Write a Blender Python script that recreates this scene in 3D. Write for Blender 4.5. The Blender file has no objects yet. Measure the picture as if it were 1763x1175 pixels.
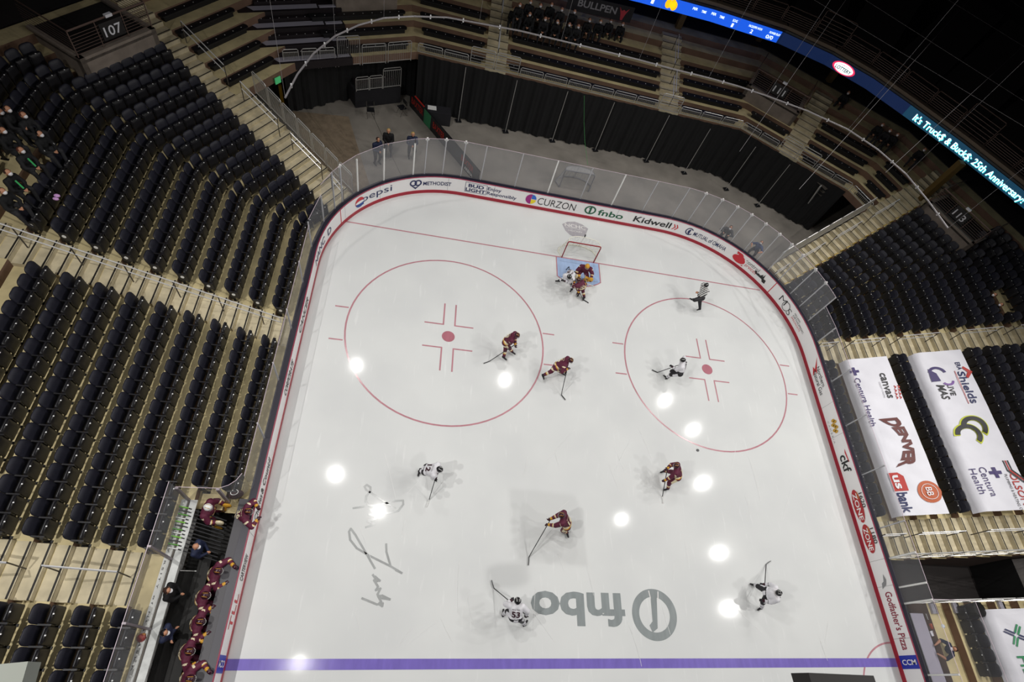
import bpy, bmesh, math, random
from mathutils import Vector, Matrix
random.seed(7)
C = bpy.context.scene.collection
# ------------------------------------------------------------------ camera
RM = Matrix(((0.97169807, -0.10603082, -0.21109318), (-0.00881496, 0.87670813, -0.48094194), (0.23606177, 0.46919113, 0.85096094)))
CE = (0.5004, -0.2355, 0.0512)
_r = Vector(CE); _t = _r.length
RM = Matrix.Rotation(_t, 3, _r.normalized())
CAM = Vector((-8.2181, -20.1835, 20.6725)); FPX = 912.5764
cd = bpy.data.cameras.new('camera'); cam = bpy.data.objects.new('camera', cd); C.objects.link(cam)
cam.matrix_world = Matrix.Translation(CAM) @ RM.to_4x4()
cd.sensor_width = 36; cd.lens = FPX * 36 / 1763
cd.shift_x = -21.019 / 1763; cd.shift_y = 84.3012 / 1763
cd.clip_start = 0.1; cd.clip_end = 300
bpy.context.scene.camera = cam
# ------------------------------------------------------------------ light
sc = bpy.context.scene
sc.view_settings.view_transform = 'Standard'; sc.view_settings.look = 'None'
sc.view_settings.exposure = 0.0; sc.view_settings.gamma = 1; sc.view_settings.use_curve_mapping = False
w = bpy.data.worlds.new('world'); sc.world = w; w.use_nodes = True
w.node_tree.nodes['Background'].inputs[0].default_value = (0.9, 0.85, 1.0, 1); w.node_tree.nodes['Background'].inputs[1].default_value = 0.013
LAMPS = [(-13.0, 4.6, .7, (-3, -6), 100), (-13.2, -5.6, 1.1, (0, -8), 104), (-9.5, -8.4, .55, (2, -14), 112), (0.5, 4.8, .8, (0, -6), 104), (17.0, 4.5, .9, (3, -5), 104),
         (19.6, 1.5, .9, (3, -6), 104), (19.6, -4.0, 1.2, (5, -7), 104), (11.0, -7.9, .6, (0, -12), 112), (20, -10.4, 1.1, (4, -13), 112), (20, -15, 1.3, (6, -15), 112),
         (-20, -14, 1.5, (-10, -13), 112), (-20, -23, 2.0, (-10, -17), 116), (-13.5, -19, .35, (-2, -16), 100), (3, -27, 1.0, (0, -17), 112), (19, -24, 1.0, (3, -18), 112)]
for i, (x, y, p, (tx, ty), cone) in enumerate(LAMPS):
    l = bpy.data.lights.new('arena_floodlight', 'SPOT'); o = bpy.data.objects.new('arena_floodlight', l); C.objects.link(o)
    o.location = (x, y, 22.0); l.energy = 3050 * p; l.shadow_soft_size = 0.13; l.color = (1.0, 0.98, 0.945)
    l.spot_size = math.radians(cone); l.spot_blend = 0.9
    o.rotation_euler = (Vector((tx, ty, 0)) - o.location).to_track_quat('-Z', 'Y').to_euler()

# ------------------------------------------------------------------ helpers
def P(px, py, z=0.0):
    """world point at height z seen at photo pixel (px, py)"""
    d = RM @ Vector(((px - 902.519) / FPX, -(py - 671.801) / FPX, -1.0))
    t = (z - CAM.z) / d.z
    return CAM + d * t
def PJ(p):
    q = RM.transposed() @ (Vector(p) - CAM)
    if q.z > -0.5: return (-999, -999, 1)
    return (902.519 + FPX * q.x / -q.z, 671.801 - FPX * q.y / -q.z, FPX / -q.z)
def lin(c):
    if isinstance(c, str):
        c = [int(c[i:i + 2], 16) / 255 for i in (0, 2, 4)]
    return tuple(((v / 12.92) if v <= 0.04045 else ((v + 0.055) / 1.055) ** 2.4) for v in c)
_m = {}
def M(name, col='808080', rough=0.6, metal=0.0, noise=0.0, scale=3.0, emit=0.0, spec=0.5, stretch=None, bump=0.0):
    if name in _m: return _m[name]
    m = bpy.data.materials.new(name); m.use_nodes = True; nt = m.node_tree; b = nt.nodes['Principled BSDF']
    c = lin(col); b.inputs['Base Color'].default_value = (*c, 1); b.inputs['Roughness'].default_value = rough; b.inputs['Metallic'].default_value = metal
    b.inputs['Specular IOR Level'].default_value = spec
    if noise or bump:
        tc = nt.nodes.new('ShaderNodeTexCoord'); n = nt.nodes.new('ShaderNodeTexNoise'); n.inputs['Scale'].default_value = scale; n.inputs['Detail'].default_value = 5
        mp = nt.nodes.new('ShaderNodeMapping'); mp.inputs['Scale'].default_value = stretch or (1, 1, 1)
        nt.links.new(tc.outputs['Object'], mp.inputs[0]); nt.links.new(mp.outputs[0], n.inputs['Vector'])
        if noise:
            r = nt.nodes.new('ShaderNodeValToRGB'); r.color_ramp.elements[0].position = 0.3; r.color_ramp.elements[1].position = 0.7
            r.color_ramp.elements[0].color = (*[v * (1 - noise) for v in c], 1); r.color_ramp.elements[1].color = (*[min(1, v * (1 + noise * .6)) for v in c], 1)
            nt.links.new(n.outputs['Fac'], r.inputs[0]); nt.links.new(r.outputs[0], b.inputs['Base Color'])
        if bump:
            bp = nt.nodes.new('ShaderNodeBump'); bp.inputs['Strength'].default_value = bump; bp.inputs['Distance'].default_value = .05
            nt.links.new(n.outputs['Fac'], bp.inputs['Height']); nt.links.new(bp.outputs[0], b.inputs['Normal'])
    if emit: b.inputs['Emission Color'].default_value = (*c, 1); b.inputs['Emission Strength'].default_value = emit
    _m[name] = m; return m
def glassmat(name, tint, haze, gloss=0.0, dc=.5):
    m = bpy.data.materials.new(name); m.use_nodes = True; nt = m.node_tree; nt.nodes.clear()
    o = nt.nodes.new('ShaderNodeOutputMaterial'); t = nt.nodes.new('ShaderNodeBsdfTransparent'); t.inputs[0].default_value = (*tint, 1)
    d2 = nt.nodes.new('ShaderNodeBsdfDiffuse'); d2.inputs[0].default_value = (dc * .94, dc * .95, dc, 1)
    g = nt.nodes.new('ShaderNodeBsdfGlossy'); g.inputs[1].default_value = 0.03
    a = nt.nodes.new('ShaderNodeMixShader'); a.inputs[0].default_value = haze; b = nt.nodes.new('ShaderNodeMixShader'); b.inputs[0].default_value = gloss
    nt.links.new(t.outputs[0], a.inputs[1]); nt.links.new(d2.outputs[0], a.inputs[2]); nt.links.new(a.outputs[0], b.inputs[1]); nt.links.new(g.outputs[0], b.inputs[2]); nt.links.new(b.outputs[0], o.inputs[0])
    return m
class MB:
    def __init__(s): s.v = []; s.f = []; s.m = []; s.ms = []
    def mi(s, m):
        if m not in s.ms: s.ms.append(m)
        return s.ms.index(m)
    def add(s, vs, fs, m):
        n = len(s.v); s.v += [tuple(v) for v in vs]; k = s.mi(m); s.f += [tuple(i + n for i in f) for f in fs]; s.m += [k] * len(fs); return s
    def quad(s, a, b, c, d, m): return s.add([a, b, c, d], [(0, 1, 2, 3)], m)
    def box(s, c, sz, m, mat=None, bev=0):
        x, y, z = sz[0] / 2, sz[1] / 2, sz[2] / 2
        vs = [Vector((i * x, j * y, k * z)) for i in (-1, 1) for j in (-1, 1) for k in (-1, 1)]
        if mat is not None: vs = [mat @ v for v in vs]
        c = Vector(c); return s.add([v + c for v in vs], [(0, 1, 3, 2), (4, 6, 7, 5), (0, 4, 5, 1), (2, 3, 7, 6), (0, 2, 6, 4), (1, 5, 7, 3)], m)
    def boxrz(s, c, sz, ang, m): return s.box(c, sz, m, Matrix.Rotation(ang, 3, 'Z'))
    def bar(s, a, b, w, h, m):
        """box bar from a to b, w across, h high"""
        a = Vector(a); b = Vector(b); d = (b - a).normalized(); up = Vector((0, 0, 1))
        if abs(d.z) > .95: up = Vector((0, 1, 0))
        r = d.cross(up).normalized() * w / 2; u = r.cross(d).normalized() * h / 2
        vs = [p + i * r + j * u for p in (a, b) for i in (-1, 1) for j in (-1, 1)]
        return s.add(vs, [(0, 1, 3, 2), (4, 6, 7, 5), (0, 4, 5, 1), (2, 3, 7, 6), (0, 2, 6, 4), (1, 5, 7, 3)], m)
    def tube(s, pts, r, m, n=6, cap=True, r2=None):
        pts = [Vector(p) for p in pts]; N = len(pts); vs = []; fs = []
        pu = None
        for i, p in enumerate(pts):
            d = (pts[min(i + 1, N - 1)] - pts[max(i - 1, 0)]).normalized()
            if pu is None: pu = d.orthogonal().normalized()
            pu = (pu - d * pu.dot(d)).normalized(); w_ = d.cross(pu)
            rr = r if r2 is None else r + (r2 - r) * i / (N - 1)
            for k in range(n):
                a = 2 * math.pi * k / n; vs.append(p + (pu * math.cos(a) + w_ * math.sin(a)) * rr)
        for i in range(N - 1):
            for k in range(n): fs.append((i * n + k, i * n + (k + 1) % n, (i + 1) * n + (k + 1) % n, (i + 1) * n + k))
        if cap: fs.append(tuple(range(n))[::-1]); fs.append(tuple((N - 1) * n + k for k in range(n)))
        return s.add(vs, fs, m)
    def ell(s, c, r, m, nu=10, nv=6, mat=None):
        vs = []; fs = []; c = Vector(c)
        for j in range(nv + 1):
            t = math.pi * j / nv
            for i in range(nu):
                a = 2 * math.pi * i / nu; v = Vector((r[0] * math.sin(t) * math.cos(a), r[1] * math.sin(t) * math.sin(a), r[2] * math.cos(t)))
                vs.append(c + (mat @ v if mat is not None else v))
        for j in range(nv):
            for i in range(nu): fs.append((j * nu + i, (j + 1) * nu + i, (j + 1) * nu + (i + 1) % nu, j * nu + (i + 1) % nu))
        return s.add(vs, fs, m)
    def poly(s, pts, z, m): return s.add([(p[0], p[1], z) for p in pts], [tuple(range(len(pts)))], m)
    def prism(s, pts, z0, z1, m):
        n = len(pts); vs = [(p[0], p[1], z0) for p in pts] + [(p[0], p[1], z1) for p in pts]
        return s.add(vs, [tuple(range(n))[::-1], tuple(range(n, 2 * n))] + [(i, (i + 1) % n, (i + 1) % n + n, i + n) for i in range(n)], m)
    def mesh(s, name, smooth=False):
        me = bpy.data.meshes.new(name); me.from_pydata(s.v, [], s.f)
        for m in s.ms: me.materials.append(m)
        me.polygons.foreach_set('material_index', s.m)
        if smooth: me.polygons.foreach_set('use_smooth', [True] * len(s.f))
        me.update(); bm = bmesh.new(); bm.from_mesh(me); bmesh.ops.recalc_face_normals(bm, faces=bm.faces); bm.to_mesh(me); bm.free()
        return me
    def build(s, name, parent=None, smooth=False, **k):
        o = bpy.data.objects.new(name, s.mesh(name, smooth)); C.objects.link(o); o.parent = parent
        return tag(o, **k)
def tag(o, label=None, cat=None, group=None, kind=None):
    if label: o['label'] = label
    if cat: o['category'] = cat
    if group: o['group'] = group
    if kind: o['kind'] = kind
    return o
def empty(name, loc, rz=0, **k):
    o = bpy.data.objects.new(name, None); C.objects.link(o); o.location = loc; o.rotation_euler = (0, 0, rz); o.empty_display_size = .2
    return tag(o, **k)
def dup(root, loc=None, rz=None, label=None, group=None, parent=None):
    r = root.copy(); C.objects.link(r)
    if loc is not None: r.location = loc
    if rz is not None: r.rotation_euler = (0, 0, rz)
    if parent is not None: r.parent = parent
    if label: r['label'] = label
    if group: r['group'] = group
    for ch in list(root.children): dup(ch, parent=r)
    return r
_tx = {}
def text2d(s, bold=0.0, shear=0.0, wide=1.0):
    """unit-height flat text: returns (verts 2d, faces, width)"""
    key = (s, bold, shear, wide)
    if key in _tx: return _tx[key]
    cu = bpy.data.curves.new('t', 'FONT'); cu.body = s; cu.size = 1.0; cu.offset = bold; cu.shear = shear; cu.resolution_u = 3
    o = bpy.data.objects.new('t', cu); C.objects.link(o); dg = bpy.context.evaluated_depsgraph_get(); dg.update()
    me = bpy.data.meshes.new_from_object(o.evaluated_get(dg)); vs = [(v.co.x * wide, v.co.y) for v in me.vertices]; fs = [tuple(p.vertices) for p in me.polygons]
    bpy.data.objects.remove(o); bpy.data.meshes.remove(me); bpy.data.curves.remove(cu)
    x0 = min(v[0] for v in vs); x1 = max(v[0] for v in vs); y0 = min(v[1] for v in vs if True)
    vs = [((v[0] - x0), v[1]) for v in vs]
    _tx[key] = (vs, fs, x1 - x0); return _tx[key]
def puttext(mb, s, f, u0, u1, v0, h, m, bold=0.0, shear=0.0):
    """text from u0 to u1 (stretched), baseline v0, cap height h, mapped to 3d by f(u, v)"""
    vs, fs, wd = text2d(s, bold * .55, shear)
    mb.add([f(u0 + (u1 - u0) * x / wd, v0 + h * y / 0.73) for x, y in vs], fs, m)
def disc(mb, f, u, v, ru, rv, m, a0=0, a1=360, n=20, r0=0.0):
    A = [math.radians(a0 + (a1 - a0) * i / n) for i in range(n + 1)]
    if r0:
        for i in range(n):
            mb.add([f(u + ru * math.cos(a) * q, v + rv * math.sin(a) * q) for a, q in ((A[i], 1), (A[i + 1], 1), (A[i + 1], r0), (A[i], r0))], [(0, 1, 2, 3)], m)
    else:
        mb.add([f(u, v)] + [f(u + ru * math.cos(a), v + rv * math.sin(a)) for a in A], [(0, i + 1, i + 2) for i in range(n)], m)
def polyf(mb, f, pts, m): mb.add([f(*p) for p in pts], [tuple(range(len(pts)))], m)
def ribbon(pts, wd):
    """polyline -> quads in 2d"""
    out = []
    for i in range(len(pts) - 1):
        a, b = Vector(pts[i][:2]), Vector(pts[i + 1][:2]); d = (b - a)
        if d.length < 1e-6: continue
        d.normalize(); n = Vector((-d.y, d.x)) * wd / 2; e = d * wd * .3
        out.append([a - n - e, b - n + e, b + n + e, a + n - e])
    return out
# ------------------------------------------------------------------ materials
WHITE = M('board_white', 'f0eeee', .35); RED = M('kick_red', 'a5182f', .35); CAP = M('cap_dark', '23202e', .4)
CONC = M('concrete_tread', 'd2c294', .75, noise=.22, scale=1.4, bump=.15); CONCW = M('concrete_riser_shaded', '7a5f4e', .8, noise=.2, scale=1.2)  # the riser brown carries the shade of the vertical faces
STEP = M('stair_concrete', 'c9bd9f', .7, noise=.22, scale=2.2); NOSE = M('nosing_black', '1c1917', .6)
CFLOOR = M('arena_floor', '8c867e', .6, noise=.25, scale=.7, bump=.1); STEEL = M('galvanised_steel', 'c9c8c6', .35, .55); STEELD = M('steel_dark', '55504a', .5, .4)
BLK = M('black_plastic', '17171b', .38); BLK2 = M('black_vinyl', '101014', .5); RUB = M('rubber_black', '1b1a19', .7, noise=.2, scale=4)
CURT = M('curtain_black', '0e0e10', .85); WHT = M('white_paint', 'ececea', .4); GREY = M('grey_paint', '8a8a8c', .5)
NAVY = M('ad_navy', '1b2559', .4); ADBLK = M('ad_black', '17171a', .4); ADGRN = M('ad_green', '0d5c3c', .4); ADRED = M('ad_red', 'c8202f', .4); ADPUR = M('ad_purple', '5b2d86', .4)
# ------------------------------------------------------------------ ice
def icemat():
    m = bpy.data.materials.new('ice'); m.use_nodes = True; nt = m.node_tree; b = nt.nodes['Principled BSDF']
    tc = nt.nodes.new('ShaderNodeTexCoord'); n = nt.nodes.new('ShaderNodeTexNoise'); n.inputs['Scale'].default_value = .35; n.inputs['Detail'].default_value = 3
    n2 = nt.nodes.new('ShaderNodeTexNoise'); n2.inputs['Scale'].default_value = 6; n2.inputs['Detail'].default_value = 8
    mp = nt.nodes.new('ShaderNodeMapping'); mp.inputs['Scale'].default_value = (1, .12, 1); mp.inputs['Rotation'].default_value = (0, 0, .1)
    r = nt.nodes.new('ShaderNodeValToRGB'); r.color_ramp.elements[0].color = (.63, .64, .64, 1); r.color_ramp.elements[1].color = (.675, .685, .68, 1)
    r.color_ramp.elements[0].position = .35; r.color_ramp.elements[1].position = .65
    r2 = nt.nodes.new('ShaderNodeValToRGB'); r2.color_ramp.elements[0].position = .62; r2.color_ramp.elements[1].position = .75
    r2.color_ramp.elements[0].color = (0, 0, 0, 1); r2.color_ramp.elements[1].color = (.25, .25, .25, 1)
    mx = nt.nodes.new('ShaderNodeMixRGB'); mx.inputs[2].default_value = (.9, .9, .9, 1)
    L = nt.links.new
    L(tc.outputs['Object'], n.inputs['Vector']); L(tc.outputs['Object'], mp.inputs[0]); L(mp.outputs[0], n2.inputs['Vector']); L(n.outputs['Fac'], r.inputs[0]); L(n2.outputs['Fac'], r2.inputs[0])
    L(r2.outputs[0], mx.inputs[0]); L(r.outputs[0], mx.inputs[1]); L(mx.outputs[0], b.inputs['Base Color'])
    b.inputs['Roughness'].default_value = .085; b.inputs['Specular IOR Level'].default_value = .17
    return m
ICE = icemat()
def icepaint(name, col, rough=.16): return M(name, col, rough, noise=.12, scale=5, stretch=(1, .2, 1))
IRED = icepaint('ice_red', 'b9848d'); IREDD = icepaint('ice_red_deep', 'b0707c'); IBLUE = icepaint('ice_blue', '7b6cbb'); IGREY = icepaint('ice_logo', '8d9394'); ICR = icepaint('ice_crease', 'a3b9dc'); INC = icepaint('ice_shield', 'aaa6ab'); INK = icepaint('ice_ink', 'a4a6a6'); ILT = icepaint('ice_pale', 'dcd9d8')
HX, TY, RL, RR = 12.954, 3.353, 6.45, 7.85
def rinkpath(off=0.0, y0=-34.0, n=26):
    """clockwise boards line: left side up, far end, right side down"""
    pts = [(-HX - off, y0)]
    c = (-HX + RL, TY - RL); R = RL + off
    for i in range(n + 1):
        a = math.pi - math.pi / 2 * i / n; pts.append((c[0] + R * math.cos(a), c[1] + R * math.sin(a)))
    c = (HX - RR, TY - RR); R = RR + off
    for i in range(n + 1):
        a = math.pi / 2 - math.pi / 2 * i / n; pts.append((c[0] + R * math.cos(a), c[1] + R * math.sin(a)))
    pts.append((HX + off, y0)); return pts
PTH = rinkpath(0.0)
CUM = [0]
for i in range(1, len(PTH)): CUM.append(CUM[-1] + math.dist(PTH[i], PTH[i - 1]))
def at_s(s, off=0.0):
    i = 0
    while i < len(CUM) - 2 and CUM[i + 1] < s: i += 1
    t = (s - CUM[i]) / (CUM[i + 1] - CUM[i]); a, b = Vector(PTH[i]), Vector(PTH[i + 1]); d = (b - a).normalized(); p = a + (b - a) * t
    # smooth normal on the arcs
    nrm = Vector((-d.y, d.x))
    return p + nrm * off, nrm, d
def s_of(p):
    best = (1e9, 0)
    for i in range(len(PTH) - 1):
        a, b = Vector(PTH[i]), Vector(PTH[i + 1]); ab = b - a; t = max(0, min(1, (Vector(p[:2]) - a).dot(ab) / ab.length_squared)); q = a + ab * t; dd = (Vector(p[:2]) - q).length
        if dd < best[0]: best = (dd, CUM[i] + ab.length * t)
    return best[1]
def sp(px, py, z=.6): return s_of(P(px, py, z))
mb = MB()
mb.poly(rinkpath(.02), 0, ICE)
def stripe(pts, wd, m, z=.004):
    for i_, q in enumerate(ribbon(pts, wd)): mb.poly(q, z + .0005 * (i_ % 5), m)
def circ(cx, cy, r, wd, m, a0=0, a1=360, n=72, z=.0045):
    A = [math.radians(a0 + (a1 - a0) * i / n) for i in range(n + 1)]
    for i in range(n): mb.poly([(cx + (r + s) * math.cos(a), cy + (r + s) * math.sin(a)) for a, s in ((A[i], -wd / 2), (A[i], wd / 2), (A[i + 1], wd / 2), (A[i + 1], -wd / 2))], z, m)
def gx(y):  # half width of the ice at y
    return None
stripe([(-12.22, 0), (11.35, 0)], .075, IRED); stripe([(-HX, -19.66), (HX, -19.66)], .33, IBLUE, .005); stripe([(-HX, -28.5), (HX, -28.5)], .30, IREDD)
for cx in (-6.706, 6.706):
    circ(cx, -6.096, 4.572, .075, IRED); mb.poly([(cx + .3 * math.cos(a / 24 * 6.2832), -6.096 + .3 * math.sin(a / 24 * 6.2832)) for a in range(24)], .006, IREDD)
    for sx in (-1, 1):
        for sy in (-1, 1):
            stripe([(cx + sx * 4.6, -6.096 + sy * .89), (cx + sx * 5.15, -6.096 + sy * .89)], .07, IRED)
            stripe([(cx + sx * .27, -6.096 + sy * .65), (cx + sx * 1.13, -6.096 + sy * .65)], .07, IRED)
            stripe([(cx + sx * .27, -6.096 + sy * .65), (cx + sx * .27, -6.096 + sy * 1.86)], .07, IRED, .0052)
cr = [(-1.22, 0), (-1.22, -1.37)] + [(1.83 * math.cos(math.radians(a)), -1.83 * math.sin(math.radians(a))) for a in range(132, 47, -6)][::1] + [(1.22, -1.37), (1.22, 0)]
mb.poly(cr, .003, ICR); stripe(cr, .06, IRED, .0055)
circ(12.954, -20.9, 2.0, .07, IRED, 60, 180, 30)
gf = lambda dx, dy, z: (lambda u, v: (dx + u, dy + v, z))
# shield behind the net
sh = [(-.78, 2.52), (-.45, 2.78), (0, 2.9), (.45, 2.78), (.78, 2.52), (.62, 2.05), (.42, 1.8), (0, 1.62), (-.35, 1.78), (-.6, 2.05)]
mb.poly(sh, .0035, INC); stripe([(-.6, 2.33), (.62, 2.33)], .02, ILT, .005)
puttext(mb, 'NCHC', gf(0, 0, .006), -.62, .62, 2.4, .26, ILT, .03); puttext(mb, 'HOCKEY', gf(0, 0, .006), -.42, .42, 2.08, .12, ILT, .02)
# big logo written from the far side
rf = lambda u, v: (-u, v, .006)
def rev(u, v): return (-u, -v, .006)
circ(2.1, -17.95, .80, .3, IGREY)
mb.poly([(2.02, -17.1), (2.3, -17.1), (2.16, -18.45), (1.93, -18.6), (1.83, -18.35), (1.98, -18.2)], .007, IGREY)
stripe([(2.36, -17.1), (2.32, -17.4)], .045, ILT, .008); stripe([(1.96, -17.08), (2.0, -17.35)], .04, ILT, .008)
puttext(mb, 'fnbo', rev, -.86, 2.92, 17.25, 1.18, IGREY, .06)
# handwriting
SG = [[(40, 272), (135, 258)], [(395, 275), (185, 140), (150, 118), (135, 90), (155, 75), (185, 95), (185, 130), (150, 170), (145, 215), (170, 248), (240, 250), (400, 210), (460, 208), (462, 240), (420, 295), (330, 315), (230, 312), (185, 285)],
      [(170, 325), (225, 335), (225, 365), (160, 380), (218, 408), (145, 433)], [(222, 780), (150, 655), (60, 500), (20, 445), (5, 470), (15, 540), (70, 610), (160, 665), (360, 765), (450, 820), (400, 795)], [(318, 575), (320, 640), (355, 760)],
      [(205, 835), (245, 890), (225, 850), (265, 885), (215, 880), (250, 935), (230, 965), (270, 950), (245, 1000), (265, 1030), (350, 1042), (285, 1010), (250, 1015), (275, 1060), (255, 1080), (285, 1100), (290, 1075), (240, 1085), (115, 1033)]]
for st in SG: stripe([P(600 + x / 4.9, 820 + y / 4.9) for x, y in st], .075, INK, .006)
# faint skate grooves
GRV = M('skate_groove', 'e2e2e2', .3)
for i in range(34):
    x = random.uniform(-9, 10); y = random.uniform(-20, -11); a = random.gauss(1.6, .35); L_ = random.uniform(.6, 2.4); k = random.uniform(-.25, .25); pts = []
    for j in range(7): pts.append((x, y)); x += math.cos(a) * L_ / 6; y += math.sin(a) * L_ / 6; a += k / 6
    stripe(pts, .012, GRV, .0075)
for pts in ([(1290, 0), (1225, 130)],): pass
ice = mb.build('floor_ice', kind='structure')
# concrete floor all round
mb = MB(); mb.poly([(-40, -45), (45, -45), (45, 32), (-40, 32)], -.03, CFLOOR); flo = mb.build('floor', kind='structure')
mb = MB()
for q in ribbon([P(600, 110), P(690, 300)], .02) + ribbon([P(505, 215), P(620, 360)], .02): mb.poly(q, -.025, STEELD)
mb.poly([P(500, 190), P(600, 200), P(640, 330), P(560, 330)], -.027, M('floor_brown_cover', '8a7a66', .7, noise=.2, scale=3)); mb.build('floor_patch', kind='structure')
# ------------------------------------------------------------------ dasher boards
def band(mb, off0, z0, off1, z1, m, s0=0, s1=None, off=0):
    s1 = s1 if s1 is not None else CUM[-1]
    ss = [s0] + [c for c in CUM if s0 < c < s1] + [s1]
    a = [at_s(s, off0)[0] for s in ss]; b = [at_s(s, off1)[0] for s in ss]
    n = len(ss); mb.add([(p.x, p.y, z0) for p in a] + [(p.x, p.y, z1) for p in b], [(i, i + 1, i + 1 + n, i + n) for i in range(n - 1)], m)
bd = empty('dasher_boards', (0, 0, 0), label='white rink dasher boards with printed adverts running around the ice', cat='rink boards')
mb = MB(); band(mb, 0, .2, 0, 1.04, WHITE); band(mb, .24, 0, .24, 1.04, STEELD); mb.build('board_face', bd)
mb = MB(); band(mb, -.015, 0, -.015, .19, RED); band(mb, -.015, .19, .0, .2, RED); mb.build('kick_plate', bd, label='red kick strip')
mb = MB(); band(mb, -.02, 1.04, .02, 1.07, M('cap_red', '8e2a45', .4)); band(mb, .02, 1.07, .26, 1.07, CAP); band(mb, .26, 1.07, .26, 1.0, CAP); mb.build('top_ledge', bd, label='dark capping ledge')
SEAMS = [sp(603, 372), sp(664, 343), sp(772, 322), sp(850, 335), sp(1060, 360), sp(1235, 410), sp(1440, 700), sp(1433, 750), sp(1495, 965), sp(1520, 1010), sp(1540, 1100), sp(485, 650), sp(455, 800), sp(425, 920)]
for s in SEAMS: mb = MB(); band(mb, -.004, .2, -.004, 1.04, GREY, s - .006, s + .006); mb.build('panel_joint', bd)
for s in (sp(1341, 490), sp(595, 378)): mb = MB(); band(mb, -.005, .2, -.005, 1.04, ADRED, s - .025, s + .025); mb.build('panel_joint', bd, label='red upright joint strip')
def F(off=.012):
    return lambda u, v: (lambda r: (r[0].x - 0, r[0].y, v))(at_s(u, -off))
def advert(label, fn):
    mb = MB(); fn(mb, F()); return mb.build('printed_advert', bd, label=label)
def rng(a, b, z=.6): return sp(*a, z), sp(*b, z)
def ad_pepsi(mb, f):
    u0, u1 = rng((626, 348), (673, 323)); r = .3; c = sp(617, 347)
    disc(mb, f, c, .62, r, r, ADRED, 20, 200); disc(mb, F(.013), c, .62, r, r, M('ad_blue', '0e3f93', .4), 200, 380); disc(mb, F(.016), c, .62, r * .95, r * .28, WHITE)
    puttext(mb, 'pepsi', f, u0, u1, .5, .42, NAVY, .0)
advert('round red and blue logo with lettering', ad_pepsi)
def ad_meth(mb, f):
    c = sp(716, 319); disc(mb, f, c - .13, .7, .2, .2, NAVY, r0=.6); disc(mb, F(.013), c + .13, .7, .2, .2, NAVY, r0=.6); polyf(mb, F(.014), [(c - .32, .62), (c, .3), (c + .32, .62), (c, .42)], NAVY)
    puttext(mb, 'METHODIST', f, *rng((730, 321), (777, 323)), .52, .24, NAVY, .03)
advert('heart emblem beside dark lettering', ad_meth)
def ad_bud(mb, f):
    u0, u1 = rng((802, 326), (836, 333)); 
    for a, b in (((u0 - .05, .32), (u1 + .05, .34)), ((u0 - .05, .94), (u1 + .05, .96))): polyf(mb, f, [(a[0], a[1]), (b[0], a[1]), (b[0], b[1]), (a[0], b[1])], NAVY)
    for a in (u0 - .05, u1 + .03): polyf(mb, f, [(a, .32), (a + .02, .32), (a + .02, .96), (a, .96)], NAVY)
    puttext(mb, 'BUD', f, u0 + .12, u1 - .12, .66, .22, NAVY, .05); puttext(mb, 'LIGHT', f, u0, u1, .38, .22, NAVY, .05)
    u0, u1 = rng((839, 330), (890, 342)); puttext(mb, 'Enjoy', f, u0, u0 + (u1 - u0) * .45, .68, .22, NAVY, .02); puttext(mb, 'Responsibly', f, u0, u1, .38, .22, NAVY, .02)
advert('boxed two-line wordmark with message', ad_bud)
def ad_curz(mb, f):
    c = sp(914, 343); disc(mb, f, c, .62, .3, .33, M('ad_magenta', 'a01a80', .4), 85, 275); disc(mb, f, c + .02, .64, .28, .3, M('ad_sky', '2a6bd0', .4), 0, 88); disc(mb, f, c + .02, .6, .28, .3, M('ad_yellow', 'f2dc1e', .4), 272, 360)
    puttext(mb, 'CURZON', f, *rng((926, 349), (991, 360)), .36, .5, ADBLK, -.01)
advert('magenta, blue and yellow disc with thin black lettering', ad_curz)
def ad_fnbo(mb, f):
    c = sp(1016, 362); disc(mb, f, c, .63, .34, .3, ADGRN, r0=.72); polyf(mb, F(.013), [(c - .05, .42), (c + .06, .42), (c + .06, .85), (c - .02, .85), (c - .12, .72), (c - .05, .7)], ADGRN)
    puttext(mb, 'fnbo', f, *rng((1030, 366), (1073, 373)), .4, .42, ADGRN, .03)
advert('green ringed numeral with green lettering', ad_fnbo)
def ad_kid(mb, f):
    puttext(mb, 'Kidwell', f, *rng((1092, 381), (1155, 391)), .42, .42, ADBLK, .03)
    for u in (sp(1158, 390), sp(1162.5, 391)): polyf(mb, f, [(u, .4), (u + .07, .4), (u + .2, .6), (u + .07, .8), (u, .8), (u + .12, .6)], ADRED)
advert('black lettering with two red chevrons', ad_kid)
def ad_mut(mb, f):
    c = sp(1187, 396); disc(mb, f, c, .62, .24, .26, NAVY, 40, 330, r0=.75); disc(mb, f, c + .05, .6, .14, .18, NAVY, 90, 270)
    u0, u1 = rng((1195, 399), (1255, 421)); puttext(mb, 'MUTUAL of OMAHA', f, u0, u1, .45, .3, NAVY, .01)
advert('dark blue profile emblem with serif lettering', ad_mut)
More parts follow.
